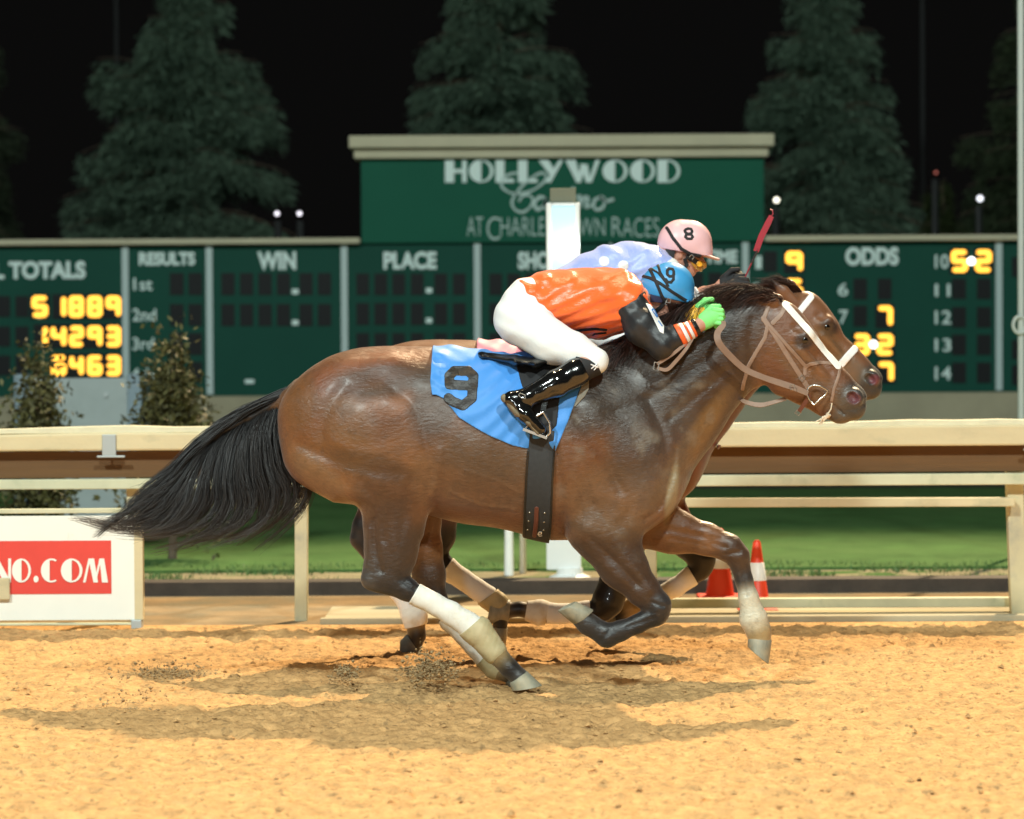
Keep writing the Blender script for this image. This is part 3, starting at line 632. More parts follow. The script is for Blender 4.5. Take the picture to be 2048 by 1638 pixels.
def leafmesh(cen, size, r, col, cvar, flat=0, droop=None, wd=.28):
    n = len(cen); d = r.normal(0, 1, (n, 3)); d /= np.linalg.norm(d, axis=1)[:, None]
    if droop is not None: d = d * .55 + droop; d /= np.linalg.norm(d, axis=1)[:, None]
    e = np.cross(d, r.normal(0, 1, (n, 3))); e /= np.linalg.norm(e, axis=1)[:, None] + 1e-9
    s = size * r.uniform(.5, 1.3, (n, 1)); a = cen - e * s * .32 ; b = cen + d * s * .5 - e * s * .0 + e * s * .32; c = cen + d * s
    V = np.stack([cen - d * s * .2, cen + d * s * .35 + e * s * wd, cen + d * s, cen + d * s * .35 - e * s * wd], 1).reshape(-1, 3)
    k = np.array(col)[None] * (1 + cvar * r.uniform(-1, 1.3, (n, 1))) + r.uniform(0, .5, (n, 1)) ** 2 * np.array([.03, .015, 0])[None]
    return V, np.arange(4 * n).reshape(n, 4), np.repeat(np.clip(k, .004, 1), 4, 0)
def shrub(pxs, pyt, pyb, Yc, wpx, label, seed, n=5200):
    r = np.random.default_rng(seed); base = P(pxs, pyb, Yc); base[2] = 0; top = P(pxs, pyt, Yc)[2]; W_ = wpx * S(Yc)
    root = empty('shrub', tuple(base), label, 'shrub', 'young leafy shrubs'); m = MB(); tips = []
    for i in range(46):
        a = r.uniform(0, 2 * PI); z0 = r.uniform(.02, .75) * top; L = r.uniform(.4, 1.25) * W_ * (1.1 - .9 * z0 / top); up = r.uniform(.3, .9)
        p0 = base + (0, 0, z0); p1 = p0 + np.array([math.cos(a) * L, math.sin(a) * L, L * up + .1]); mid = (p0 + p1) / 2 + (0, 0, .06)
        m.tube([p0, mid, p1], [.010, .006, .002], 5, False); tips += [(p0, p1)] * 3
    m.tube([base, base + (.02, 0, top * .5), base + (0, 0, top * .97)], [.035, .02, .004], 7, False)
    m.build('trunk', M_BARK, root, smooth=True); tips += [(base + (0, 0, top * .5), base + (0, 0, top))] * 10
    T = np.array([t[0] for t in tips]); U = np.array([t[1] for t in tips]); k = r.integers(0, len(T), n); f = r.uniform(.25, 1.08, n)[:, None] ** .7
    cen = T[k] * (1 - f) + U[k] * f + r.normal(0, .075, (n, 3))
    V, Q, cc = leafmesh(cen, .050, r, (.080, .078, .030), .5); link('crown', mesh_np('crown', V, Q, 4, False, cc), M_LEAF, root)
shrub(78, 700, 1105, 8.2, 64, 'leafy shrub at the left edge overlapping the lit pool totals', 3, 5000)
shrub(345, 684, 1115, 8.0, 84, 'leafy shrub behind the streaming tail, under the results panel', 4, 6500)

# ------------------------------------------------------------------ conifers behind the board
M_NEED = mat('conifer_foliage', attr=True, rough=.7, spec=.2)
def conifer(px, pytop, Yc, wpx, label, seed, col=(.078, .128, .088), dens=1.0, leader=0, name='conifer', gaps=0):
    r = np.random.default_rng(seed); b = P(px, 700, Yc); b[2] = 0; top = P(px, pytop, Yc)[2]; W_ = wpx * S(Yc)
    root = empty(name, tuple(b), label, 'tree', 'conifers behind the tote board'); m = MB()
    m.tube([b, b + (.05, 0, top * .5), b + (0, 0, top * .98)], [.22, .11, .015], 9, False)
    cens = []; drs = []; nb = int(165 * dens)
    for i in range(nb):
        f = r.uniform(.10, .99) ** .85; z = f * top; a = r.uniform(0, 2 * PI)
        L = W_ * (1 - f) ** .62 * r.choice([.6, .8, 1.0, 1.22]) * r.uniform(.9, 1.08) + .1; L *= 1 - gaps * r.uniform(0, 1)
        p0 = b + (0, 0, z); dirh = np.array([math.cos(a), math.sin(a), 0]); n = max(4, int(L / .13)); pts = []
        lift = r.uniform(.02, .30) + .5 * f
        for j in range(n + 1):
            u = j / n; pts.append(p0 + dirh * L * u + np.array([0, 0, L * (lift * u - .42 * u * u)]))
        m.tube(pts, [.035 * (1 - .9 * j / n) * (1.1 - f) + .004 for j in range(n + 1)], 4, False)
        side = np.cross(dirh, [0, 0, 1])
        for j in range(1, n + 1):
            u = j / n; wd = (.30 * L * math.sin(PI * min(u * .75 + .12, 1)) + .06)
            k = int((24 + 30 * u) * (1.0 + .5 * L)); q = r.uniform(-1, 1, k); c = pts[j][None] + side[None] * (q * wd)[:, None] + dirh[None] * (r.uniform(-.12, .06, k) - np.abs(q) * wd * .5)[:, None] + np.array([0, 0, 1])[None] * (-.20 * np.abs(q) - r.uniform(0, .26, k) * (.4 + u))[:, None]
            cens.append(c); drs.append((dirh[None] * .8 + side[None] * (q * .9)[:, None] + np.array([0, 0, -.75])[None]))
    m.build('trunk', M_BARK, root, smooth=True)
    cen = np.vstack(cens); dr = np.vstack(drs); hue = r.uniform(0, 1, 1)
    V, Q, cc = leafmesh(cen, .13, r, col, .4, droop=dr, wd=.10)
    link('crown', mesh_np('crown', V, Q, 4, False, cc), M_NEED, root)
conifer(360, -60, 33, 325, 'broad full conifer behind the left half of the tote board', 11, dens=1.25)
conifer(1000, -140, 33, 290, 'conifer rising behind the middle green sign', 12, dens=1.1)
conifer(1650, -45, 33, 255, 'conifer right of the green sign with a pale pole at its tip', 13, dens=1.1)
conifer(2125, -160, 35, 330, 'sparse dark conifer cut by the right edge', 14, (.034, .052, .026), 1.0, gaps=.35)
conifer(-75, -20, 36, 220, 'dark conifer cut by the left edge', 15, (.026, .040, .022), .9, gaps=.3)
conifer(1885, 352, 30, 85, 'small dark conifer near the right edge, just topping the board', 16, (.020, .032, .010), .35)

# ------------------------------------------------------------------ kicked-up dirt
def clods(cx, cy, Yc, w, h, n, seed, name='kicked_up_dirt', label=''):
    r = np.random.default_rng(seed); m = MB(); c = P(cx, cy, Yc); s = S(Yc)
    for i in range(n):
        p = c + np.array([r.normal(0, w * s), r.normal(0, .12), abs(r.normal(0, h * s)) - h * s * .8]); R = .003 + .009 * r.uniform(0, 1) ** 3
        if p[2] < .01: p[2] = .012
        k = []; n_ = 5
        v = [p + R * np.array([math.cos(t) * r.uniform(.6, 1.2), math.sin(t) * r.uniform(.6, 1.2), r.uniform(-.3, .3)]) for t in np.linspace(0, 2 * PI, n_ + 1)[:-1]]
        v += [p + (0, 0, R * r.uniform(.5, 1)), p - (0, 0, R * r.uniform(.5, 1))]
        m.add(v, [(j, (j + 1) % n_, n_) for j in range(n_)] + [((j + 1) % n_, j, n_ + 1) for j in range(n_)])
    return tag(m.build(name, M_CLOD), label, 'dirt', kind='stuff')
M_CLOD = mat('damp_dirt_clods', (.33, .225, .11), rough=.95, noise=.3, nscale=40)
clods(858, 1338, -.1, 24, 24, 900, 1, label='spray of damp dirt thrown up behind the planted hind hoof')
clods(690, 1346, .0, 14, 12, 260, 2, label='small puff of kicked dirt left of the hind hooves')
clods(262, 1425, -.6, 30, 26, 500, 3, label='cluster of flying clods near the left of the track')
clods(330, 1345, .5, 46, 13, 420, 4, label='scatter of clods thrown up far behind the tail')
# lumps lying on the track
r = np.random.default_rng(31); m = MB()
for i in range(7000):
    x = r.uniform(-3.2, 3.2); y = r.uniform(-3.9, 2.9); R = .004 + .012 * r.uniform(0, 1) ** 4; n_ = 6; p = np.array([x, y, .012 + R * .2 + .02 * (vnoise(np.array([x * 9]), np.array([y * 11]), 11)[0] - .5)])
    v = [p + R * np.array([math.cos(t) * r.uniform(.7, 1.3), math.sin(t) * r.uniform(.7, 1.3), r.uniform(-.3, .2)]) for t in np.linspace(0, 2 * PI, n_ + 1)[:-1]] + [p + (0, 0, R * r.uniform(.5, .9))]
    m.add(v, [(j, (j + 1) % n_, n_) for j in range(n_)])
tag(m.build('dirt_clods', M_DIRT, None, smooth=False), 'loose lumps of sandy dirt strewn over the track', 'dirt', kind='stuff')
# ------------------------------------------------------------------ racehorses
BAY, BAYD, BAYL, BLK, RED = (.165, .060, .020), (.062, .028, .013), (.215, .088, .031), (.010, .009, .010), (.15, .055, .022)
GREY, TAN, PNK = (.05, .043, .036), (.42, .29, .13), (.30, .10, .10)

def torso(off=(0, 0, 0), c=BAY, cd=BAYD, cl=BAYL, kyh=1.0):
    A = []
    for s in (-1, 1):
        A += chain([(705, 845, s * .09, 138, .60, c), (745, 850, s * .085, 134, .58, c)], 40, off)
        A += chain([(738, 866, s * .205, 98, .50, c), (758, 908, s * .21, 98, .46, cl)], 14, off)
        A += chain([(775, 760, s * .15, 42, .6, c), (812, 782, s * .19, 30, .6, c)], 22, off)
    A += chain([(625, 835, -.08, 62, .8, c), (640, 905, -.10, 72, .8, cl)], 40, off)
    A += chain([(625, 835, .08, 62, .8, c), (640, 905, .10, 72, .8, cl)], 40, off)
    A += chain([(770, 838, 0, 142, .74, c), (860, 858, 0, 152, .74, c), (960, 878, 0, 160, .80, c), (1120, 896, 0, 173, .75, c), (1220, 905, 0, 156, .68, cd)], 50, off)
    A += chain([(1120, 800, 0, 92, .5, cd), (1225, 780, 0, 86, .5, cd)], 45, off)                              # withers
    A += chain([(1265, 925, -.07, 108, .70, c), (1275, 965, -.08, 88, .72, c)], 40, off)                       # breast
    A += chain([(1265, 925, .07, 108, .70, c), (1275, 965, .08, 88, .72, c)], 40, off)
    A += chain([(1230, 1000, -.13, 92, .52, c), (1215, 1050, -.14, 72, .6, cd)], 35, off)                       # upper arm
    A += chain([(1230, 1000, .13, 92, .52, c), (1215, 1050, .14, 72, .6, cd)], 35, off)
    A += chain([(1205, 830, -.07, 100, .55, cd), (1270, 950, -.11, 70, .6, cd)], 45, off)                       # shoulder blade
    A += chain([(1205, 830, .07, 100, .55, cd), (1270, 950, .11, 70, .6, cd)], 45, off)
    return A
def neckhead(off=(0, 0, 0), offh=(0, 0, 0), c=BAY, cd=BAYD, cl=BAYL):
    A = []; o2 = off
    m = tuple((a + b) / 2 for a, b in zip(off, offh))
    A += chain([(1265, 845, 0, 148, .56, cd), (1318, 795, 0, 133, .48, cd)], 40, off)
    A += chain([(1318, 795, 0, 133, .48, cd), (1365, 745, 0, 116, .46, cd)], 40, off)
    A += chain([(1365, 745, 0, 116, .46, cd), (1425, 700, 0, 103, .45, cd)], 35, m)
    A += chain([(1425, 700, 0, 103, .45, cd), (1484, 665, 0, 86, .46, cd)], 35, m)
    # head
    A += chain([(1546, 688, 0, 78, .47, c), (1535, 712, 0, 62, .56, c)], 22, offh)          # cranium and jowl
    A += chain([(1560, 645, 0, 44, .7, c), (1592, 690, 0, 46, .78, c)], 18, offh)            # forehead
    A += chain([(1592, 732, 0, 64, .48, c), (1628, 755, 0, 52, .50, c)], 22, offh)
    A += chain([(1628, 758, 0, 52, .50, c), (1664, 780, 0, 43, .56, c), (1692, 797, 0, 35, .66, GREY)], 18, offh)
    A += chain([(1702, 803, 0, 33, .86, GREY), (1706, 815, 0, 26, .9, GREY)], 12, offh)      # muzzle
    A += chain([(1575, 758, 0, 36, .62, c), (1650, 805, 0, 24, .62, c), (1676, 823, 0, 23, .72, GREY)], 14, offh)   # lower jaw
    A += chain([(1684, 829, 0, 17, 1.1, (.13, .085, .05))], 8, offh)                          # chin
    for s in (-1, 1):
        A += chain([(1597, 674, s * .064, 15, .8, c), (1612, 668, s * .060, 13, .8, c)], 12, offh)     # brow over the eye
        A += chain([(1600, 700, s * .072, 10, .8, cl), (1650, 752, s * .052, 8, .8, cl)], 9, offh)   # cheek ridge
        A += chain([(1707, 795, s * .050, 19, .55, GREY)], 7, offh)                                  # nostril rim
        p = chain([(1704, 793, s * .074, 9.5, 1.3, (.11, .025, .035)), (1709, 798, s * .074, 9.5, 1.3, (.42, .06, .08))], 3, offh)
        for q in p: q['cut'] = True
        A += p
    return A
def PO(px, py, Y, off): return P(px, py, Y) + np.array(off, float)
def dent(pts, amp, w, Y=-.2, off=(0, 0, 0), yr=(-1, 0)):
    q = [PO(a, b, Y, off) for a, b in pts]
    q = catmull(q, 4) if len(q) > 2 else np.array(q)
    return (np.array(q)[:, [0, 2]], amp * S(0), w * S(0), (yr[0] + off[1], yr[1] + off[1]))
def body_dents(off=(0, 0, 0), offh=(0, 0, 0)):
    D = []
    for yr, Yd in (((-1, 0), -.24), ((0, 1), -.24)):
        d = lambda pts, a, w, o=off: D.append(dent(pts, a, w, Yd, o, yr))
        d([(792, 782), (822, 800), (842, 845), (853, 900), (866, 960)], 2.0, 9)                          # front edge of the thigh
        d([(770, 800), (800, 830), (822, 880), (835, 925)], -5, 26)
        d([(740, 960), (800, 985)], -3, 20)
        d([(880, 900), (874, 950), (866, 990)], -3, 8)
        d([(600, 890), (640, 908), (690, 925), (740, 940), (800, 945)], 5, 12)                         # groove between the haunch muscles
        d([(690, 770), (655, 820), (645, 870), (650, 900)], 4, 13)
        d([(740, 830), (760, 880)], -6, 34)
        d([(620, 940), (700, 990), (770, 1010)], -5, 22)
        d([(725, 960), (757, 1010), (768, 1080)], 5, 9); d([(820, 960), (812, 1020), (800, 1080)], 3, 8); d([(660, 880), (720, 905), (770, 900)], -3, 12); d([(690, 980), (735, 1000), (760, 1040)], -3, 9)
        d([(640, 735), (700, 745), (760, 750)], 1.5, 14)
        d([(870, 800), (940, 850)], 4, 22)
        d([(900, 1000), (980, 1020), (1040, 1030)], -2.5, 18)
        for i in range(7): d([(905 + i * 21, 850 + i * 8), (895 + i * 21, 990 + i * 5)], .8, 6)        # ribs
        d([(1110, 900), (1120, 980), (1130, 1060)], 8, 11); d([(900, 985), (960, 1010), (1030, 1020)], -1.6, 4); d([(930, 940), (990, 960), (1035, 985)], -1.2, 4); d([(1150, 960), (1170, 1010), (1165, 1060)], -1.6, 4); d([(1190, 1010), (1215, 1050), (1225, 1090)], 3.5, 9)                                             # behind the elbow
        d([(1150, 830), (1200, 900), (1240, 980)], 4.6, 11)
        d([(1130, 1010), (1160, 1060)], -5, 24)
        d([(1300, 800), (1330, 880), (1335, 950), (1315, 1010)], 7, 12)                                # shoulder point groove
        d([(1352, 900), (1345, 960), (1322, 1015), (1290, 1040)], 5, 7)
        d([(1180, 800), (1240, 870), (1290, 960)], -4, 20)
        d([(1230, 960), (1260, 1010), (1240, 1050)], 4, 12)
        d([(1200, 990), (1175, 1050)], -5, 24)
        d([(1215, 830), (1290, 800), (1380, 745), (1450, 690)], 3.4, 12)                               # neck muscles
        d([(1340, 840), (1400, 790), (1460, 740)], 4.4, 8)                                             # jugular groove
        d([(1360, 790), (1430, 735)], -3, 13)
        h = lambda pts, a, w: D.append(dent(pts, a, w, -.08, offh, yr))
        h([(1505, 640), (1500, 690), (1510, 740), (1535, 772)], 4, 9)                                   # behind the jaw
        h([(1535, 700), (1570, 745)], -3, 20)
        h([(1575, 700), (1612, 740), (1650, 775)], 3, 8)
        h([(1625, 705), (1660, 745)], 2.6, 8)
        h([(1590, 655), (1600, 662)], 3, 7)
        h([(1640, 722), (1622, 748), (1600, 760)], -1.1, 3); h([(1650, 770), (1625, 745)], -1.0, 3); h([(1560, 760), (1530, 740), (1512, 715)], -1.2, 4)
        h([(1663, 806), (1676, 817), (1690, 829)], 4.2, 2.6)                                            # mouth
        h([(1688, 812), (1712, 828)], -1.5, 6)
    return D
def hoof(cf, cb, toe, heel, Y, off, mt, parent, r0=.050, r1=.062):
    c = [PO(*q, Y, off) for q in (cf, cb, toe, heel)]
    n = 26; V = []
    rings = [(0.0, .93, 0), (0.06, 1.0, 0), (.5, 1.0, 0), (.97, 1.0, 0), (1.0, .95, 0), (1.0, .55, -.15)]
    for t, sc, d in rings:
        f = c[0] * (1 - t) + c[2] * t; b = c[1] * (1 - t) + c[3] * t; mid = (f + b) / 2; hv = (f - b) / 2; ry = (r0 * (1 - t) + r1 * t)
        ax = (c[2] + c[3] - c[0] - c[1]) / 2
        for k in range(n):
            th = 2 * PI * k / n; V.append(mid + hv * math.cos(th) * sc + np.array([0, ry * math.sin(th) * sc, 0]) + ax * d)
    Fc = [(i * n + k, i * n + (k + 1) % n, (i + 1) * n + (k + 1) % n, (i + 1) * n + k) for i in range(len(rings) - 1) for k in range(n)]
    Fc += [tuple(range(n - 1, -1, -1)), tuple((len(rings) - 1) * n + k for k in range(n))]
    m = MB(); m.add(V, Fc); return m.build('hoof', mt, parent, smooth=True)
def wrapband(name, prims, sel, p0, p1, infl, mt, parent, h=.0035):
    """bandage: the leg's own surface blown up a little between two points along it"""
    ps = [prims[i] for i in sel]; p0, p1 = np.array(p0), np.array(p1); ax = p1 - p0; L = np.linalg.norm(ax); ax /= L
    def clip(X, Y, Z):
        t = (X - p0[0]) * ax[0] + (Y - p0[1]) * ax[1] + (Z - p0[2]) * ax[2]
        return np.maximum(-t, t - L)
    def warp(X, Y, Z):
        t = (X - p0[0]) * ax[0] + (Y - p0[1]) * ax[1] + (Z - p0[2]) * ax[2]
        s = (X - p0[0]) * -ax[2] + (Z - p0[2]) * ax[0]
        return .00035 * np.sin((t + s * .45 + Y * .3) * 210) + .0012 * np.sin(t * 33 + s * 40) + .0007 * np.sin(t * 75 - s * 50)
    return sdf_mesh(name, ps, h, mt, parent, inflate=infl, clip=clip, warp=warp)

def mottle(V, c):  # sweat-ruffled hair, its grey sheen painted into the coat colour
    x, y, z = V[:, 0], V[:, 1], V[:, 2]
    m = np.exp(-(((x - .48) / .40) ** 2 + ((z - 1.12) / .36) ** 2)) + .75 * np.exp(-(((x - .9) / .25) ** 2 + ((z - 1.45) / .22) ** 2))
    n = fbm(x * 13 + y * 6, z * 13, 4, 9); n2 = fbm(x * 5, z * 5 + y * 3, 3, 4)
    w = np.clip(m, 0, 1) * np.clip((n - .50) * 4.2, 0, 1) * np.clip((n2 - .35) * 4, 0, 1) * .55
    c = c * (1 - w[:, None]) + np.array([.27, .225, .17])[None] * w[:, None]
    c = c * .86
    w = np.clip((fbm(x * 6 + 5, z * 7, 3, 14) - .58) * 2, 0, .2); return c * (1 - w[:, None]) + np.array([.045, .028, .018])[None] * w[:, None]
M_COAT = mat('bay_coat', attr=True, rough=.40, spec=.5, coat=.16, noise=.12, nscale=34, col2=(.06, .036, .022), noise2=(30, .58, .9), bump=.0045, bscale=70, bstretch=(.45, 1, 1), rvar=.12, sheen=.15)
M_COAT.node_tree.nodes['Principled BSDF'].inputs['Coat Roughness'].default_value = .28
M_COAT8 = mat('red_bay_coat', attr=True, rough=.42, spec=.4, coat=.15, noise=.12, nscale=16, bump=.0012, bscale=120, sheen=.1)
M_HAIR = mat('black_horse_hair', attr=True, rough=.42, spec=.5)
M_HOOF = mat('horn_hoof', (.30, .29, .22), rough=.55, noise=.3, nscale=25, nstretch=(1, 1, .3), col2=(.42, .36, .24), noise2=(14, .48, .7), bump=.001, bscale=80)
M_HOOFD = mat('dark_hoof', (.13, .135, .12), rough=.55, noise=.3, nscale=25, bump=.001, bscale=80)
M_BAND = mat('white_bandage', (.82, .80, .72), rough=.8, col2=(.60, .47, .26), noise2=(7, .56, .78), bump=.0012, bscale=160, noise=.05, nscale=30)
M_BAND8 = mat('clean_white_bandage', (.86, .86, .83), rough=.8, bump=.001, bscale=160)
M_BOOT = mat('muddy_run_down_patch', (.47, .40, .22), rough=.6, noise=.22, nscale=14, col2=(.60, .50, .30), noise2=(8, .45, .7), bump=.0015, bscale=60)
M_EYE = mat('horse_eye', (.004, .003, .003), rough=.06, spec=.8)
M_BLAZE = mat('white_overface_strap', (.85, .84, .80), rough=.5)
M_SOCK = (.72, .66, .50)

def surf_y(prims, x, z, yc, s=-1):
    ys = yc + s * np.arange(.0, .5, .0015); F = np.full(len(ys), 9.)
    for p in prims:
        if p.get('cut'): continue
        F = np.minimum(F, pdist(p, x, ys, z)[0])
    i = np.argwhere(F < 0); return ys[i.max()] if len(i) else yc
def horse_eye(off, parent, prims, k=1):
    for s in (-1, 1):
        m = MB(); c = PO(1608, 680, -.08, off); r = .0215; c[1] = surf_y(prims, c[0], c[2], off[1], s) - s * .0125
        m.lathe([(r * math.sin(t) + 1e-4, -r * math.cos(t)) for t in np.linspace(0, PI, 12)], c, 18)
        m.build('eye', M_EYE, parent, smooth=True)
def ear(px, py, tx, ty, Y, off, parent, mt, r=13):
    b = PO(px, py, Y, off); t = PO(tx, ty, Y * 1.15, off); A = [prim(b, b * .55 + t * .45, r * S(0), r * .95 * S(0), .7, k=.01, col=BAY), prim(b * .55 + t * .45, t, r * .95 * S(0), 2.5 * S(0), .7, k=.01, col=BAY)]
    A[1]['col2'] = np.array(BAYD)
    q = prim(b * .7 + t * .3 + (0, -.014, .004), t * .85 + b * .15 + (0, -.012, 0), r * .5 * S(0), 2 * S(0), .8, k=.004); q['cut'] = True
    return A + [q]

# ---------------- nearer horse (saddle cloth 9)
Z3 = (0, 0, 0)
def L9():
    nh = chain([(735, 905, -.13, 118, .48, BAY), (800, 950, -.15, 74, .62, BAY)], 34) + \
         chain([(800, 950, -.15, 74, .62, BAY), (790, 1010, -.15, 60, .62, BAY), (787, 1062, -.15, 54, .58, BAYD), (780, 1115, -.15, 46, .55, BAYD), (772, 1148, -.15, 38, .6, (.03, .024, .02))], 26) + \
         chain([(748, 1142, -.15, 22, .8, (.03, .026, .024)), (744, 1158, -.15, 23, .9, (.03, .026, .024))], 12) + \
         chain([(770, 1155, -.15, 30, .75, (.02, .018, .018)), (812, 1178, -.15, 24, .9, BLK)], 12) + \
         chain([(812, 1178, -.15, 20, .9, BLK), (900, 1225, -.15, 20, .9, BLK), (955, 1262, -.15, 25, .9, TAN)], 8) + \
         chain([(955, 1262, -.15, 25, .9, TAN), (988, 1302, -.15, 22, .9, TAN), (1018, 1336, -.15, 18, 1., BLK), (1040, 1356, -.15, 19, 1.1, (.06, .055, .05))], 8)
    fh = chain([(760, 900, .13, 105, .5, BAY), (822, 960, .13, 62, .6, BAYL)], 30) + \
         chain([(822, 960, .13, 62, .6, BAYL), (838, 1035, .13, 42, .6, BAYL), (848, 1095, .13, 34, .7, BAYL), (858, 1150, .13, 33, .7, BAYD)], 16) + \
         chain([(858, 1150, .13, 33, .7, BAYD), (872, 1195, .13, 21, .9, (.02, .012, .01)), (900, 1243, .13, 17, .9, BLK), (968, 1312, .13, 19, .9, BLK), (990, 1334, .13, 22, .9, TAN), (1022, 1352, .12, 16, 1, BLK)], 8)
    nf = chain([(1205, 1060, -.16, 66, .55, BAYD), (1245, 1130, -.16, 45, .6, BAYD), (1286, 1180, -.16, 33, .7, BAYD)], 22) + \
         chain([(1286, 1180, -.16, 33, .7, BAYD), (1315, 1210, -.16, 26, .85, (.025, .022, .022)), (1314, 1225, -.16, 25, .85, BLK)], 10) + \
         chain([(1306, 1232, -.16, 22, .85, BLK), (1275, 1248, -.16, 18, .9, BLK), (1240, 1262, -.16, 20, .9, (.02, .018, .018)), (1214, 1271, -.16, 23, .9, (.02, .018, .018)), (1176, 1248, -.16, 21, .9, (.03, .026, .024)), (1164, 1238, -.16, 20, 1, GREY)], 8)
    ff = chain([(1270, 1040, .13, 58, .6, BAYL), (1345, 1062, .13, 41, .65, BAYL), (1412, 1078, .13, 32, .7, BAYL)], 24) + \
         chain([(1412, 1078, .13, 32, .7, BAYL), (1458, 1096, .13, 27, .85, BAYD), (1475, 1112, .13, 23, .9, BAYD), (1488, 1160, .13, 17, .9, (.03, .026, .024))], 9) + \
         chain([(1488, 1160, .13, 17, .9, (.03, .026, .024)), (1497, 1195, .13, 19, .9, M_SOCK), (1507, 1238, .13, 27, .8, M_SOCK), (1517, 1262, .13, 24, .9, TAN), (1520, 1278, .13, 22, 1, TAN)], 8)
    return nh, fh, nf, ff
nh, fh, nf, ff = L9()
T9, H9 = torso(), neckhead()
dock = chain([(600, 778, 0, 20, 1.1, (.03, .018, .012)), (568, 798, 0, 13, 1, BLK), (500, 834, -.01, 9, 1, BLK), (430, 872, -.02, 9, 1, BLK), (400, 892, -.02, 4, 1, BLK)], 14)
earA = ear(1548, 606, 1490, 588, -.045, Z3, None, None, 12)
PR9 = T9 + H9 + nh + fh + nf + ff + dock + earA + ear(1556, 600, 1500, 584, .045, Z3, None, None, 12)
D9 = body_dents()
D9 += [dent([(750, 1040), (752, 1100), (762, 1140)], 8, 7, -.2), dent([(738, 1060), (734, 1130)], -2, 5, -.2), dent([(800, 1160), (830, 1180)], 2, 4, -.2), dent([(1180, 1075), (1235, 1125), (1275, 1170)], 5, 7, -.2), dent([(1215, 1070), (1262, 1125), (1300, 1178)], -2.5, 7, -.2), dent([(1306, 1205), (1326, 1212)], 3, 4, -.2), dent([(1220, 1262), (1200, 1282)], 2.2, 5, -.2), dent([(1450, 1108), (1478, 1104)], 3, 4, .1, Z3, (0, 1)), dent([(1484, 1140), (1492, 1190)], 3, 4, .1, Z3, (0, 1)), dent([(1330, 1060), (1400, 1075), (1450, 1095)], 4, 6, .1, Z3, (0, 1)), dent([(790, 1080), (800, 1140)], -3, 10, -.2), dent([(820, 1030), (838, 1080), (850, 1130)], 2, 6, -.2),
       dent([(1215, 1110), (1270, 1165)], 3, 6, -.2), dent([(1170, 1100), (1240, 1160)], -2.5, 8, -.2), dent([(1300, 1195), (1300, 1225)], 3, 6, -.2),
       dent([(1255, 1255), (1310, 1235)], 2, 4, -.2), dent([(1340, 1075), (1420, 1092)], 3, 6, .1, Z3, (0, 1)), dent([(1340, 1055), (1440, 1078)], 2.5, 5, .1, Z3, (0, 1))]
def pt(px, py, rx, ry, ang, col, st=.8, Y=-.2, off=Z3, yr=(-9, 9)):
    c = PO(px, py, Y, off); return (c[0], c[2], rx * S(Y), ry * S(Y), -math.radians(ang), col, st, (yr[0] + off[1], yr[1] + off[1]))
PAINT9 = [pt(1608, 683, 20, 16, 0, (.02, .014, .012), .8, -.08), pt(1706, 800, 34, 30, 0, (.045, .04, .036), .75, -.05), pt(1706.5, 796, 14, 12, 20, (.15, .04, .05), .95, -.05),  # coat markings plus light and shade painted on rump, hip, flank, belly
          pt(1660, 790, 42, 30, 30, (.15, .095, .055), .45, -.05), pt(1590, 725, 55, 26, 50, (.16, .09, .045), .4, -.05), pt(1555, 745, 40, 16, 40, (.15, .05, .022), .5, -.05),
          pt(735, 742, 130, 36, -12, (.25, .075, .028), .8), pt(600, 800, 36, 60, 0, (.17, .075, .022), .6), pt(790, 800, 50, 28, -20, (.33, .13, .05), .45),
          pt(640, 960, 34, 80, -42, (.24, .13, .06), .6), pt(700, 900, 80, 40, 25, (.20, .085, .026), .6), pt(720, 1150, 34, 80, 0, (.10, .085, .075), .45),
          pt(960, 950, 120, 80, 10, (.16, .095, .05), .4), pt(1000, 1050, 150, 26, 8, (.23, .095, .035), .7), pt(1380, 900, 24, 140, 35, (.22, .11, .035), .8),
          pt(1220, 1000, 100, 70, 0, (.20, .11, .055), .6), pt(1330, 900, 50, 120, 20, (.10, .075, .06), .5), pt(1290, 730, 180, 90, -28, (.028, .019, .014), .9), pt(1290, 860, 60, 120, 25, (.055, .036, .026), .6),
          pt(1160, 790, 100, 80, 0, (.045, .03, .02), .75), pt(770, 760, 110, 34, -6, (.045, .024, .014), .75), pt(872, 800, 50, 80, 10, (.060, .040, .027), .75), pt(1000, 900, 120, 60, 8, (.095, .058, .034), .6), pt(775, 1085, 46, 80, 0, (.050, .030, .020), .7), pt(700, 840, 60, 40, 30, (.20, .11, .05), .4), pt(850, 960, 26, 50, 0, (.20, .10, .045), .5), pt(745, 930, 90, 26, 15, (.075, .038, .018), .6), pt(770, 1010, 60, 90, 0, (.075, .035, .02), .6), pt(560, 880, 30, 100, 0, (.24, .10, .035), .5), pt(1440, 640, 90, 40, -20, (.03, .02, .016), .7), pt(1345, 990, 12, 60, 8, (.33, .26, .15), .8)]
h9 = empty('racehorse', (.0, 0, 0), 'dark bay racehorse in front with blue number 9 cloth, galloping and stretched out', 'horse', 'racehorses')
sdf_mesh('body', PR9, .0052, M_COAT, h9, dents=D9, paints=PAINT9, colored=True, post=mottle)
horse_eye(Z3, h9, H9)
hoof((1053, 1341), (1019, 1366), (1085, 1371), (1024, 1381), -.15, Z3, M_HOOF, h9)
hoof((1040, 1340), (1010, 1362), (1068, 1366), (1014, 1378), .13, Z3, M_HOOFD, h9)
hoof((1150, 1251), (1188, 1220), (1115, 1222), (1152, 1203), -.16, Z3, M_HOOF, h9)
hoof((1544, 1279), (1496, 1268), (1537, 1329), (1495, 1294), .13, Z3, M_HOOF, h9)
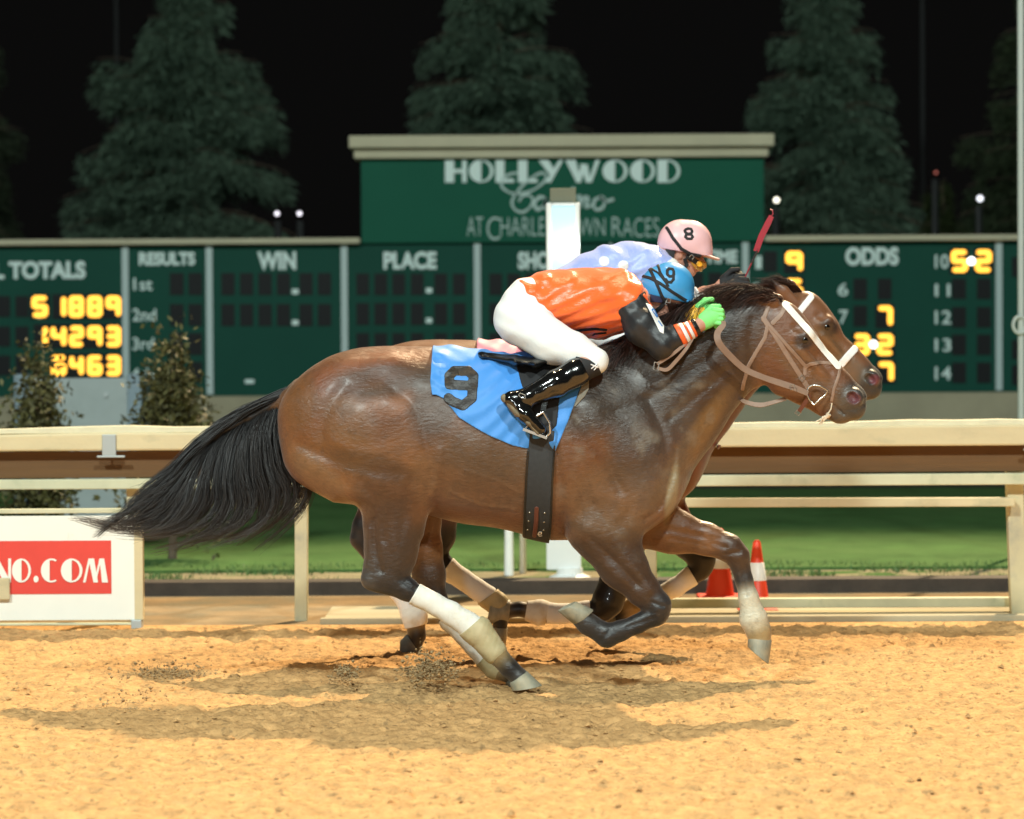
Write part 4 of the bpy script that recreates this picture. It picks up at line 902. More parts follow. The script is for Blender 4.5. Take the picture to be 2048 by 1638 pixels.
wrapband('bandage', nh, (6, 7, 8), P(828, 1188, -.15), P(955, 1262, -.15), .0055, M_BAND, h9)
wrapband('fetlock_patch', nh, (8, 9), P(940, 1252, -.15), P(996, 1318, -.15), .009, M_BOOT, h9)
wrapband('bandage', fh, (5, 6, 7), P(890, 1232, .13), P(976, 1322, .13), .005, M_BAND, h9)
wrapband('fetlock_patch', fh, (6, 7), P(968, 1312, .13), P(1003, 1342, .13), .008, M_BOOT, h9)
# tail
def tg(*pts): return np.array([P(*p) for p in pts])
TAILG = [tg((592, 768, 0), (524, 800, 0), (450, 842, -.02), (398, 880, -.03), (350, 930, -.04), (292, 975, -.05), (246, 1020, -.05), (222, 1052, -.05)),
         tg((578, 790, 0), (510, 818, -.02), (440, 866, -.03), (380, 920, -.05), (325, 985, -.06), (265, 1035, -.07), (180, 1045, -.08))]
TAILF = [tg((572, 800, .02), (572, 850, .02), (592, 910, .01), (622, 965, 0), (612, 1005, 0), (575, 1045, 0), (545, 1070, 0)),
         tg((565, 806, 0), (552, 860, -.02), (562, 920, -.03), (588, 972, -.03), (585, 1015, -.04), (545, 1058, -.04), (500, 1082, -.04)),
         tg((540, 814, 0), (522, 868, -.04), (524, 935, -.06), (540, 995, -.07), (522, 1042, -.07), (475, 1068, -.07), (415, 1080, -.07)),
         tg((508, 828, 0), (488, 880, -.04), (484, 945, -.07), (492, 1005, -.08), (470, 1048, -.09), (420, 1074, -.09), (350, 1086, -.09)),
         tg((478, 842, 0), (456, 892, -.04), (444, 955, -.07), (440, 1008, -.08), (412, 1048, -.09), (355, 1076, -.09), (282, 1088, -.09)),
         tg((448, 858, 0), (422, 905, -.04), (402, 960, -.07), (385, 1008, -.08), (350, 1044, -.08), (292, 1066, -.08), (215, 1070, -.08)),
         tg((420, 876, 0), (390, 922, -.04), (360, 970, -.06), (330, 1012, -.07), (288, 1040, -.07), (232, 1052, -.07), (160, 1036, -.07)),
         tg((395, 895, 0), (362, 940, -.04), (325, 980, -.06), (290, 1012, -.07), (258, 1036, -.07), (236, 1058, -.07)),
         tg((378, 912, 0), (345, 945, -.03), (300, 980, -.05), (262, 1002, -.06), (236, 1026, -.06))]
TC = ((.0045, .0045, .0055), (.026, .022, .021))
hair('tail', TAILG, 1500, M_HAIR, h9, rad=.0020, seg=22, jit=.010, yj=.03, len_rng=(.3, 1.0), clump=10, col=TC, curl=.006)
hair('tail', TAILF, 2500, M_HAIR, h9, rad=.0014, seg=22, jit=.010, yj=.045, len_rng=(.62, 1.08), clump=13, col=TC, curl=.020, tip=(.050, .043, .040))
hair('tail', TAILF, 1200, M_HAIR, h9, rad=.0013, seg=22, jit=.022, yj=.05, len_rng=(.25, .95), col=TC, curl=.012, seed=11, tip=(.055, .047, .043))
# mane along the crest, blown back
MANEG = [tg((1232, 690, -.03), (1222, 702, -.08), (1206, 722, -.10), (1192, 738, -.11)), tg((1290, 655, -.03), (1262, 680, -.10), (1240, 708, -.13), (1222, 738, -.15)),
         tg((1345, 622, -.03), (1318, 650, -.10), (1290, 684, -.14), (1270, 715, -.16)), tg((1400, 596, -.02), (1372, 618, -.08), (1350, 650, -.13), (1330, 690, -.15)),
         tg((1445, 582, -.02), (1418, 592, -.07), (1392, 618, -.11), (1385, 650, -.13)), tg((1490, 574, -.02), (1462, 584, -.07), (1430, 604, -.11), (1410, 640, -.13)),
         tg((1530, 580, -.01), (1500, 578, -.05), (1465, 596, -.09), (1438, 628, -.12)), tg((1556, 594, -.01), (1530, 586, -.05), (1495, 592, -.08), (1465, 616, -.10)),
         tg((1570, 606, -.02), (1548, 596, -.05), (1520, 598, -.07), (1495, 612, -.09))]
hair('mane', MANEG, 1700, M_HAIR, h9, rad=.0017, seg=10, jit=.014, yj=.012, len_rng=(.6, 1.1), clump=60, col=((.009, .006, .006), (.09, .035, .024)), seed=5, curl=.006)
FLYG = [tg((1440, 584, 0), (1415, 583, 0), (1398, 590, -.02), (1384, 602, -.03)), tg((1500, 574, 0), (1465, 570, 0), (1430, 574, -.01), (1398, 584, -.02)), tg((1545, 582, 0), (1505, 572, .01), (1470, 570, 0), (1435, 572, 0))]
hair('mane', FLYG, 260, M_HAIR, h9, rad=.0011, seg=10, jit=.007, yj=.025, len_rng=(.5, 1.1), col=((.03, .015, .012), (.20, .08, .05)), seed=6, curl=.008)

# ---------------- farther horse (rider 8)
Y8 = 1.4
def shift_to(px, py, tx, ty, dy=Y8):
    """world shift that brings the point drawn at (px,py) on the near horse to (tx,ty) on the far one"""
    a = P(px, py, 0); b = P(tx, ty, dy); return tuple(b - a)
O8 = shift_to(770, 693, 868, 680); O8H = shift_to(1608, 679, 1652, 653)
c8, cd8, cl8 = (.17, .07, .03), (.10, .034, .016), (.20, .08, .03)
YN, YF = Y8 - .14, Y8 + .14
hA = chain([(812, 940, YN, 84, .6, c8), (872, 1010, YN, 48, .6, cd8), (878, 1070, YN, 30, .7, BLK), (866, 1108, YN, 26, .8, BLK)], 20) + \
     chain([(866, 1108, YN, 26, .8, BLK), (900, 1142, YN, 19, .9, BLK), (975, 1192, YN, 19, .9, BLK), (994, 1208, YN, 21, .9, TAN), (1000, 1240, YN, 14, 1, BLK), (1000, 1252, YN, 15, 1, GREY)], 8)
hB = chain([(780, 940, YF, 80, .6, c8), (765, 1005, YF, 44, .6, cd8), (735, 1055, YF, 28, .7, BLK), (722, 1078, YF, 21, .8, BLK)], 20) + \
     chain([(722, 1078, YF, 21, .8, BLK), (765, 1140, YF, 17, .9, BLK), (815, 1205, YF, 18, .9, BLK), (829, 1232, YF, 22, .9, TAN), (834, 1270, YF, 17, 1, BLK), (828, 1288, YF, 17, 1, BLK)], 8)
fC = chain([(1255, 1050, YN, 55, .6, cd8), (1240, 1120, YN, 36, .7, BLK), (1228, 1170, YN, 28, .8, BLK), (1215, 1204, YN, 29, .85, BLK), (1205, 1220, YN, 22, .85, BLK)], 18) + \
     chain([(1205, 1220, YN, 20, .9, BLK), (1120, 1228, YN, 17, .9, BLK), (1078, 1225, YN, 21, .9, TAN), (1040, 1218, YN, 14, 1, BLK), (1020, 1220, YN, 16, 1, GREY)], 8)
fD = chain([(1330, 1030, YF, 50, .6, cd8), (1375, 1085, YF, 30, .7, BLK), (1404, 1118, YF, 24, .85, BLK), (1402, 1134, YF, 23, .85, BLK)], 18) + \
     chain([(1398, 1142, YF, 20, .9, BLK), (1350, 1175, YF, 16, .9, BLK), (1292, 1205, YF, 16, .9, BLK), (1266, 1216, YF, 20, .9, TAN), (1240, 1235, YF, 14, 1, BLK), (1230, 1238, YF, 14, 1, BLK)], 8)
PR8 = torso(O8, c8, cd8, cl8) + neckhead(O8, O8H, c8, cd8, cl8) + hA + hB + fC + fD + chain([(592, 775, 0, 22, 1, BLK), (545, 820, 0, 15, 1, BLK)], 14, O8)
E8a = chain([(1590, 608, Y8 - .05, 13, .7, c8), (1566, 582, Y8 - .055, 12, .6, c8), (1544, 560, Y8 - .06, 3, .6, BLK)], 5)
E8b = chain([(1600, 596, Y8 + .05, 13, .7, c8), (1580, 572, Y8 + .055, 12, .6, c8), (1560, 556, Y8 + .06, 3, .6, BLK)], 5)
PR8 += E8a + E8b
D8 = body_dents(O8, O8H)
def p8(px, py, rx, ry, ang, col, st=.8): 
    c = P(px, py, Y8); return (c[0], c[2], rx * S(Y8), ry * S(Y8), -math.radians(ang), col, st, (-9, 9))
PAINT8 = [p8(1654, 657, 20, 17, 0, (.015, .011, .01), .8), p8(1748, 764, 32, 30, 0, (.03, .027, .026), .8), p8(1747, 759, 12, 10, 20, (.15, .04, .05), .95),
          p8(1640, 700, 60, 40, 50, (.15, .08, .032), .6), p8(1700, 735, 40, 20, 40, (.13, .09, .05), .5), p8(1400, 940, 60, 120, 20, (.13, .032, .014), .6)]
h8 = empty('racehorse', (.2, Y8, 0), 'reddish bay racehorse on the far side, white noseband and nose just ahead', 'horse', 'racehorses')
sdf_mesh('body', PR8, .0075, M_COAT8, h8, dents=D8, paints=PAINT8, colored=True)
horse_eye(O8H, h8, neckhead(O8, O8H))
hoof((1016, 1256), (985, 1254), (1010, 1303), (984, 1288), YN, Z3, M_HOOF, h8)
hoof((842, 1308), (814, 1268), (801, 1331), (800, 1282), YF, Z3, M_HOOFD, h8)
hoof((1018, 1243), (1021, 1199), (973, 1249), (982, 1200), YN, Z3, M_HOOF, h8)
hoof((1236, 1252), (1226, 1222), (1196, 1248), (1202, 1216), YF, Z3, M_HOOFD, h8)
wrapband('bandage', hA, (3, 4), P(893, 1134, YN), P(980, 1196, YN), .006, M_BAND8, h8)
wrapband('fetlock_patch', hA, (4, 5), P(976, 1192, YN), P(998, 1222, YN), .009, M_BOOT, h8)
wrapband('bandage', hB, (3, 4, 5), P(790, 1173, YF), P(822, 1214, YF), .006, M_BAND8, h8)
wrapband('fetlock_patch', hB, (5, 6), P(822, 1212, YF), P(832, 1252, YF), .008, M_BAND, h8)
wrapband('bandage', fC, (4, 5), P(1180, 1222, YN), P(1092, 1227, YN), .007, M_BAND8, h8)
wrapband('fetlock_patch', fC, (5, 6), P(1094, 1227, YN), P(1052, 1220, YN), .009, M_BAND, h8)
wrapband('bandage', fD, (3, 4), P(1386, 1151, YF), P(1300, 1202, YF), .006, M_BAND8, h8)
TAIL8 = [np.array([p + np.array(O8) * 1.0 + (0, .1, 0) for p in g]) for g in TAILG + TAILF[::-1][:5]]
TAIL8 = [g + np.array([.10, 0, -.02]) * np.linspace(0, 1, len(g))[:, None] for g in TAIL8]
hair('tail', TAIL8, 1300, M_HAIR, h8, rad=.003, seg=14, jit=.02, yj=.03, len_rng=(.5, .8), col=((.006, .005, .005), (.03, .02, .015)), seed=9)
MAN8 = [np.array([P(*p) for p in g]) for g in (((1598, 582, Y8), (1570, 566, Y8), (1548, 560, Y8 - .03), (1520, 566, Y8 - .04)), ((1606, 588, Y8 - .01), (1586, 572, Y8 - .03), (1562, 562, Y8 - .04), (1534, 560, Y8 - .05)), ((1560, 580, Y8), (1530, 575, Y8), (1500, 580, Y8 - .04), (1470, 600, Y8 - .06)))]
hair('mane', MAN8, 500, M_HAIR, h8, rad=.0016, seg=10, jit=.012, yj=.02, len_rng=(.6, 1.1), col=((.012, .007, .006), (.10, .04, .03)), seed=8)
# ------------------------------------------------------------------ tack
M_CLOTHB = mat('blue_saddle_cloth', (.055, .27, .72), rough=.5, spec=.4, sheen=.3, bump=.004, bscale=9, noise=.04, nscale=4)
M_CLOTHP = mat('pink_saddle_cloth', (.75, .25, .32), rough=.6, sheen=.3)
M_BLKF = mat('black_fabric', (.014, .014, .016), rough=.75, noise=.2, nscale=30)
M_NUM = mat('crumpled_black_satin', (.020, .018, .017), rough=.38, spec=.45, bump=.008, bscale=22, col2=(.06, .045, .035), noise2=(26, .60, .9, (1, 1, 2.5)))
M_LEATH = mat('black_leather', (.010, .010, .010), rough=.28, spec=.6, bump=.001, bscale=90)
M_GIRTH = mat('charcoal_elastic', (.028, .030, .032), rough=.7, noise=.15, nscale=60)
M_TAUPE = mat('taupe_rubber_leather', (.27, .17, .12), rough=.45, noise=.1, nscale=30)
M_TAUPED = mat('brown_leather', (.14, .045, .03), rough=.4)
M_METAL = mat('worn_steel', (.62, .60, .56), rough=.25, metal=.9)
M_WHITE = mat('white_nylon', (.82, .82, .82), rough=.5)
M_RAG = mat('frayed_tongue_tie', (.70, .60, .45), rough=.9)
wrk = lambda a, f=1.: (lambda X, Y, Z: a * (np.sin((X * 1.0 + Z * 1.4) * 62 * f + 3 * np.sin(Z * 9 + Y * 7)) * .5 + np.sin((X * .5 - Z) * 90 * f + 2 * np.sin(X * 13)) * .3 + np.sin((X + Y * 1.5) * 38 * f) * .4))
def set_tack(prims, dents, off, Yc, num, cm, who, h, px=0):
    Ys = Yc - .27; po = (off[0], off[2]); o = np.array(off)
    sc = empty('saddle_cloth', tuple(P(1000, 800, -.3) + o), {'9': 'sky blue saddle cloth with black number 9 patch on the nearer horse', '8': 'pink saddle cloth mostly hidden under the far rider'}[num], 'saddle cloth')
    poly = [(863, 685), (1190, 680), (1184, 740), (1158, 783), (1136, 842), (1109, 905), (1094, 882), (1062, 898), (1026, 891), (977, 870), (945, 852), (918, 835), (899, 812), (887, 797), (872, 790), (864, 790), (860, 765)]
    wp = lambda X, Y, Z: .0045 * np.sin((X - off[0]) * 26 + (Z - off[2]) * 17 + 1.5 * np.sin(Z * 11)) * np.clip((1.45 + off[2] - Z) * 4, 0, 1) + .003 * np.sin((X * .8 - Z * 1.1) * 66 + 2 * np.sin(X * 14)) + .004 * np.sin((X * .5 + Z) * 95) * np.clip((-.17 + off[0] - X) * 6, 0, 1)
    overlay('cloth', prims, dents, cm, sc, poly=poly, Y=-.28 if num == '9' else -.28, off=.011, h=h, side=0, yc=Yc, warp=wp, poff=po)
    if num == '9':
        K = [(908, 742), (936, 742), (947, 752), (946, 772), (899, 769), (898, 752), (908, 742)]
        overlay('number', prims, dents, M_NUM, sc, lines=[(K, 10), ([(946, 760), (944, 796), (926, 811), (906, 803), (897, 796)], 10)], Y=-.26, off=.0135, h=.0026, yc=Yc, warp=wp, poff=po)
    sd = empty('saddle', tuple(P(1050, 720, -.02) + o), {'9': 'tiny black racing saddle under the orange rider', '8': 'tiny black racing saddle under the lavender rider'}[num], 'saddle')
    A = chain([(942, 704, 0, 6, 5, BLK), (965, 712, 0, 9, 7, BLK), (1030, 722, 0, 12, 9, BLK), (1070, 727, 0, 12, 10, BLK), (1130, 712, 0, 10, 8, BLK), (1160, 700, 0, 10, 5, BLK)], 6, off)
    sdf_mesh('seat', A, .005, M_LEATH, sd, warp=lambda X, Y, Z: .55 * (Y - Yc) ** 2 / .16 * .06 * 0 + 0 * X)
    overlay('flap', prims, dents, M_BLKF, sd, poly=[(1030, 722), (1060, 720), (1120, 720), (1176, 735), (1160, 770), (1120, 792), (1113, 850), (1092, 872), (1064, 862), (1052, 800)], Y=-.29, off=.017, h=h, side=0, yc=Yc, poff=po)
    overlay('girth', prims, dents, M_GIRTH, sd, poly=[(1060, 850), (1108, 860), (1104, 960), (1099, 1100), (1046, 1100), (1052, 960)], Y=-.2, off=.015, h=h, side=0, yc=Yc, poff=po)
    if num == '9':
        overlay('girth_edge', prims, dents, M_LEATH, sd, lines=[([(1108, 890), (1104, 960), (1100, 1078)], 2.2), ([(1056, 900), (1052, 960), (1047, 1076)], 2.2)], Y=-.2, off=.019, h=.003, yc=Yc)
        overlay('buckle_strap', prims, dents, M_TAUPED, sd, lines=[([(1073, 1016), (1072, 1045), (1069, 1074)], 4.5)], Y=-.2, off=.020, h=.003, yc=Yc)
        for x, y in ((1059, 1024), (1089, 1025), (1057, 1042), (1088, 1044), (1055, 1061), (1087, 1061)):
            overlay('stud', prims, dents, M_METAL, sd, lines=[([(x, y), (x + .1, y)], 1.9)], Y=-.2, off=.0185, h=.0022, yc=Yc)
        overlay('letter_mark', prims, dents, M_WHITE, sd, lines=[([(1077, 1070), (1083, 1069), (1083, 1065), (1078, 1065), (1076, 1070), (1079, 1074), (1084, 1073)], 1.0)], Y=-.18, off=.0175, h=.002, yc=Yc)
        overlay('pad', prims, dents, mat('sheepskin_pad', (.36, .34, .28), rough=.9, bump=.004, bscale=120), sd, poly=[(1164, 770), (1179, 752), (1178, 778), (1170, 792), (1148, 815), (1156, 790)], Y=-.26, off=.014, h=.003, yc=Yc)
    for s in (-1, 1):
        st = MB(); a = [P(1092 + 0, 792, s * .33) + o, P(1086, 822, s * .37) + o]; st.strap(a, 5 * S(0), .005, (0, s, 0)); st.build('stirrup_leather', M_LEATH, sd)
        st = MB(); st.tube([P(x, y, s * .375) + o for x, y in ((1086, 824), (1070, 834), (1058, 848), (1050, 858), (1070, 868), (1092, 874), (1100, 866), (1099, 845), (1086, 824))], .0055, 8, False); st.strap([P(1046, 858, s * .365) + o, P(1094, 876, s * .365) + o], .030, .012, (.4, 0, 1)); st.build('stirrup_iron', M_METAL if s < 0 else M_METAL, sd, smooth=True)
set_tack(PR9, D9, Z3, 0, '9', M_CLOTHB, '', .0036)
set_tack(PR8, D8, O8, Y8, '8', M_CLOTHP, '', .007)

HP9 = H9
br = empty('bridle', tuple(P(1600, 720, 0)), 'taupe leather bridle with white overface strap on the nearer horse', 'bridle')
ov = lambda name, mt, L, off=.0055, Y=-.085, h=.0026: overlay(name, H9, D9, mt, br, lines=L, Y=Y, off=off, h=h, side=0)
ov('browband', M_TAUPE, [([(1574, 610), (1562, 630), (1546, 646)], 5)])
ov('cheek_strap', M_TAUPE, [([(1527, 636), (1538, 652), (1572, 706), (1603, 754), (1617, 776)], 5)])
ov('cheek_strap', M_TAUPE, [([(1540, 652), (1575, 692), (1611, 732)], 3.6)], .0075)
ov('noseband', M_TAUPE, [([(1611, 748), (1611, 736), (1620, 729), (1640, 725), (1680, 727)], 3.8)])
ov('throat_latch', M_TAUPE, [([(1526, 636), (1535, 652), (1530, 675), (1512, 705), (1497, 732), (1488, 765), (1486, 778)], 4)], .006)
ov('nose_strap', M_TAUPE, [([(1684, 733), (1679, 752), (1669, 778), (1664, 806)], 3.2)])
m = MB(); m.strap([P(1619, 790, -.088), P(1610, 806, -.074), P(1598, 823, -.055)], 4 * S(0), .004, (0, -1, 0)); m.build('chin_strap', M_TAUPED, br)
ov('crownpiece', M_TAUPE, [([(1527, 640), (1543, 600)], 4.5)])
def hp(px, py, Y=-.01): return P(px, py, Y)
ov('overface_strap', M_BLAZE, [([(1570, 609), (1600, 643), (1640, 690), (1676, 732)], 7)], .0085, Y=-.03)
m = MB(); m.tube([P(x, y, -.088) for x, y in ((1617, 775), (1626, 770), (1640, 772), (1656, 781), (1650, 790), (1638, 800), (1628, 810), (1619, 800), (1613, 786), (1617, 775))], .0045, 8, False); m.build('bit_ring', M_METAL, br, smooth=True)
for x, y, a in ((1604, 757, .8), (1582, 774, .2), (1597, 825, .9)):
    m = MB(); c = P(x, y, -.07); c[1] = min(surf_y(H9, c[0], c[2], 0) - .009, -.05) if x != 1582 else -.135; ca, sa = math.cos(a) * .010, math.sin(a) * .010
    m.tube([c + (ca - sa, 0, sa + ca), c + (-ca - sa, 0, -sa + ca), c + (-ca + sa, 0, -sa - ca), c + (ca + sa, 0, sa - ca), c + (ca - sa, 0, sa + ca)], .0022, 6, False); m.build('buckle', M_METAL, br)
def ribbon(name, pts, w, mt, par, nrm=(0, -1, 0), th=.004):
    c = catmull(pts, 8); q = [P(*a) for a in c]; m = MB(); ww = np.interp(np.linspace(0, 1, len(q)), np.linspace(0, 1, len(w)), w) * S(0); m.strap(q, list(ww), th, nrm); return m.build(name, mt, par, smooth=True)
ribbon('rein', [(1444, 640, -.20), (1447, 649, -.215), (1435, 666, -.225), (1438, 686, -.235), (1458, 710, -.21), (1489, 738, -.175), (1527, 755, -.15), (1560, 766, -.13), (1590, 776, -.115), (1616, 787, -.10)], [3, 5, 6.5, 7, 7, 6.5, 6, 6.5, 6.5, 5.5], M_TAUPE, br, (.25, -1, .3))
ribbon('rein', [(1474, 787, .02), (1480, 797, -.02), (1494, 805, -.06), (1520, 810, -.07), (1545, 805, -.06), (1572, 797, -.05)], [3.5, 4, 4.5, 5, 4, 3.5], M_TAUPE, br, (0, -1, .5))
ribbon('rein', [(1385, 672, -.235), (1365, 692, -.27), (1340, 712, -.27), (1314, 728, -.26)], [2.4, 3, 3.2, 3.2], M_TAUPE, br)
ribbon('rein', [(1386, 676, -.24), (1372, 698, -.275), (1352, 722, -.27), (1334, 739, -.265), (1314, 736, -.26)], [2.4, 3.2, 3.6, 3.6, 3], M_TAUPE, br)
m = MB(); m.tube([P(x, y, -.265) for x, y in ((1309, 724), (1318, 727), (1316, 742), (1307, 739), (1309, 724))], .0028, 6, False); m.build('buckle', M_METAL, br)
tt = MB(); r = np.random.default_rng(2)
tt.tube([P(1664, 806, -.05), P(1662, 818, -.052), P(1655, 829, -.05)], .003, 6); tt.tube([P(1658, 828, -.055), P(1654, 834, -.05)], [.012, .010], 8)
for i in range(7): tt.tube([P(1656, 832, -.052), P(1648 + r.uniform(-4, 4), 836 + r.uniform(-2, 6), -.05 + r.uniform(-.01, .01)), P(1636 + r.uniform(-8, 12), 838 + r.uniform(-3, 12), -.05 + r.uniform(-.02, .01))], [.006, .005, .002], 6)
tt.build('tongue_tie', M_RAG, br, smooth=True)
br8 = empty('bridle', tuple(P(1650, 690, Y8)), 'bridle with broad white browband and noseband on the farther horse', 'bridle')
H8 = neckhead(O8, O8H)
def ov8(name, mt, L, off=.007): overlay(name, H8, [], mt, br8, lines=L, Y=Y8 - .09, off=off, h=.004, side=0)
ov8('browband', M_WHITE, [([(1624, 594), (1612, 608), (1596, 628)], 6.5)])
ov8('noseband', M_WHITE, [([(1712, 698), (1696, 714), (1672, 742)], 7.5)], .011)
ov8('cheek_strap', M_TAUPE, [([(1596, 628), (1630, 690), (1660, 742)], 4)])
ribbon('rein', [(1490, 600, Y8 - .22), (1510, 660, Y8 - .24), (1560, 720, Y8 - .2), (1640, 748, Y8 - .12)], [4, 5, 5, 4], M_TAUPE, br8)
overlay('breast_strap', PR8, [], M_TAUPED, br8, lines=[([(1440, 895), (1462, 912)], 5)], Y=Y8 - .05, off=.02, h=.005, side=0)

# ------------------------------------------------------------------ riders
SKIN = (.56, .28, .20)
M_SKIN = mat('skin', (.56, .28, .20), rough=.5, noise=.05, nscale=12)
M_BREECH = mat('white_breeches', (.80, .84, .85), rough=.55, bump=.0012, bscale=60, sheen=.2)
M_SILKO = mat('orange_satin', (.88, .15, .028), rough=.27, spec=.5, sheen=.3, bump=.006, bscale=11, bstretch=(1, 1, 2.2))
M_SILKB = mat('black_satin', (.018, .019, .022), rough=.42, spec=.5, bump=.005, bscale=14)
M_SILKL = mat('lavender_satin', (.36, .45, .86), rough=.35, spec=.5, sheen=.3, bump=.006, bscale=11, bstretch=(2, 1, 1))
M_HELB = mat('blue_helmet_cover', (.055, .32, .66), rough=.38, coat=.3, bump=.002, bscale=12)
M_HELP = mat('pink_helmet_cover', (.86, .52, .54), rough=.38, coat=.3, bump=.002, bscale=12)
M_GREEN = mat('lime_glove', (.22, .78, .22), rough=.6, bump=.001, bscale=120)
M_BOOTB = mat('patent_black_boot', (.006, .006, .006), rough=.12, spec=.8, coat=.5, bump=.0012, bscale=25)
M_SOLE = mat('muddy_sole', (.20, .16, .10), rough=.8, noise=.3, nscale=40, bump=.002, bscale=60)
M_ORANGE = mat('orange_cuff', (.85, .13, .03), rough=.5)
M_YEL = mat('yellow_cuff', (.95, .50, .03), rough=.5)
M_GOGD = mat('dark_goggles', (.035, .015, .010), rough=.08, spec=.8, coat=.5)
M_GOGA = mat('amber_goggles', (.45, .22, .04), rough=.08, spec=.8, coat=.5)
M_AMB = mat('amber_knob', (.9, .42, .03), rough=.3)
M_NAVY = mat('navy_padding', (.02, .02, .06), rough=.8)
M_BLUE = mat('blue_band', (.06, .22, .60), rough=.5)

def arm(s, J, k=10, off=Z3): return chain([(x, y, Y * s, r_, .95, SKIN) for x, y, Y, r_ in J], k, off)
def hand(o, wr, s, off=Z3, rr=4.0):
    """fist: palm, four curled fingers of unequal length and a thumb; o = px shift, s = side sign, wr = wrist depth"""
    q = lambda x, y, d: (x + o[0], y + o[1], (wr + d) * s)
    A = chain([(*q(1400, 650, 0), 13, .8, SKIN), (*q(1413, 640, 0), 15, .75, SKIN), (*q(1428, 633, .0), 15, .62, SKIN)], 8, off)
    for i, L in enumerate((1.0, 1.08, 1.0, .82)):
        A += chain([(*q(1428 + i * 1.2, 620 + i * 8.4, .006), rr * 1.15, 1, SKIN), (*q(1428 + 15 * L, 621 + i * 8.6, .010), rr, 1, SKIN), (*q(1428 + 17 * L, 625 + i * 8.6, -.018), rr * .95, 1, SKIN), (*q(1432, 627 + i * 8.6, -.034), rr * .9, 1, SKIN)], .7, off)
    A += chain([(*q(1410, 628, -.012), 6, 1, SKIN), (*q(1424, 615, -.018), 5.2, 1, SKIN), (*q(1438, 613, -.024), 4.4, 1, SKIN)], 2.5, off)
    return A
def plane(a, b, Y, keep):
    """half-space bounded by the line a-b (photo points at depth Y); keep = a photo point on the kept side"""
    A, B, K = P(*a, Y), P(*b, Y), P(*keep, Y); n = np.array([-(B[2] - A[2]), B[0] - A[0]]); n /= np.linalg.norm(n)
    if (K[0] - A[0]) * n[0] + (K[2] - A[2]) * n[1] > 0: n = -n
    return lambda X, Y_, Z: (X - A[0]) * n[0] + (Z - A[2]) * n[1] + 0 * Y_
def polyclip(pts, Y, off=Z3):
    q = pxpoly(pts, Y) + np.array([off[0], off[2]]); return lambda X, Y_, Z: polysdf(q, X[:, :, 0], Z[0])[:, None, :] + 0 * Y_
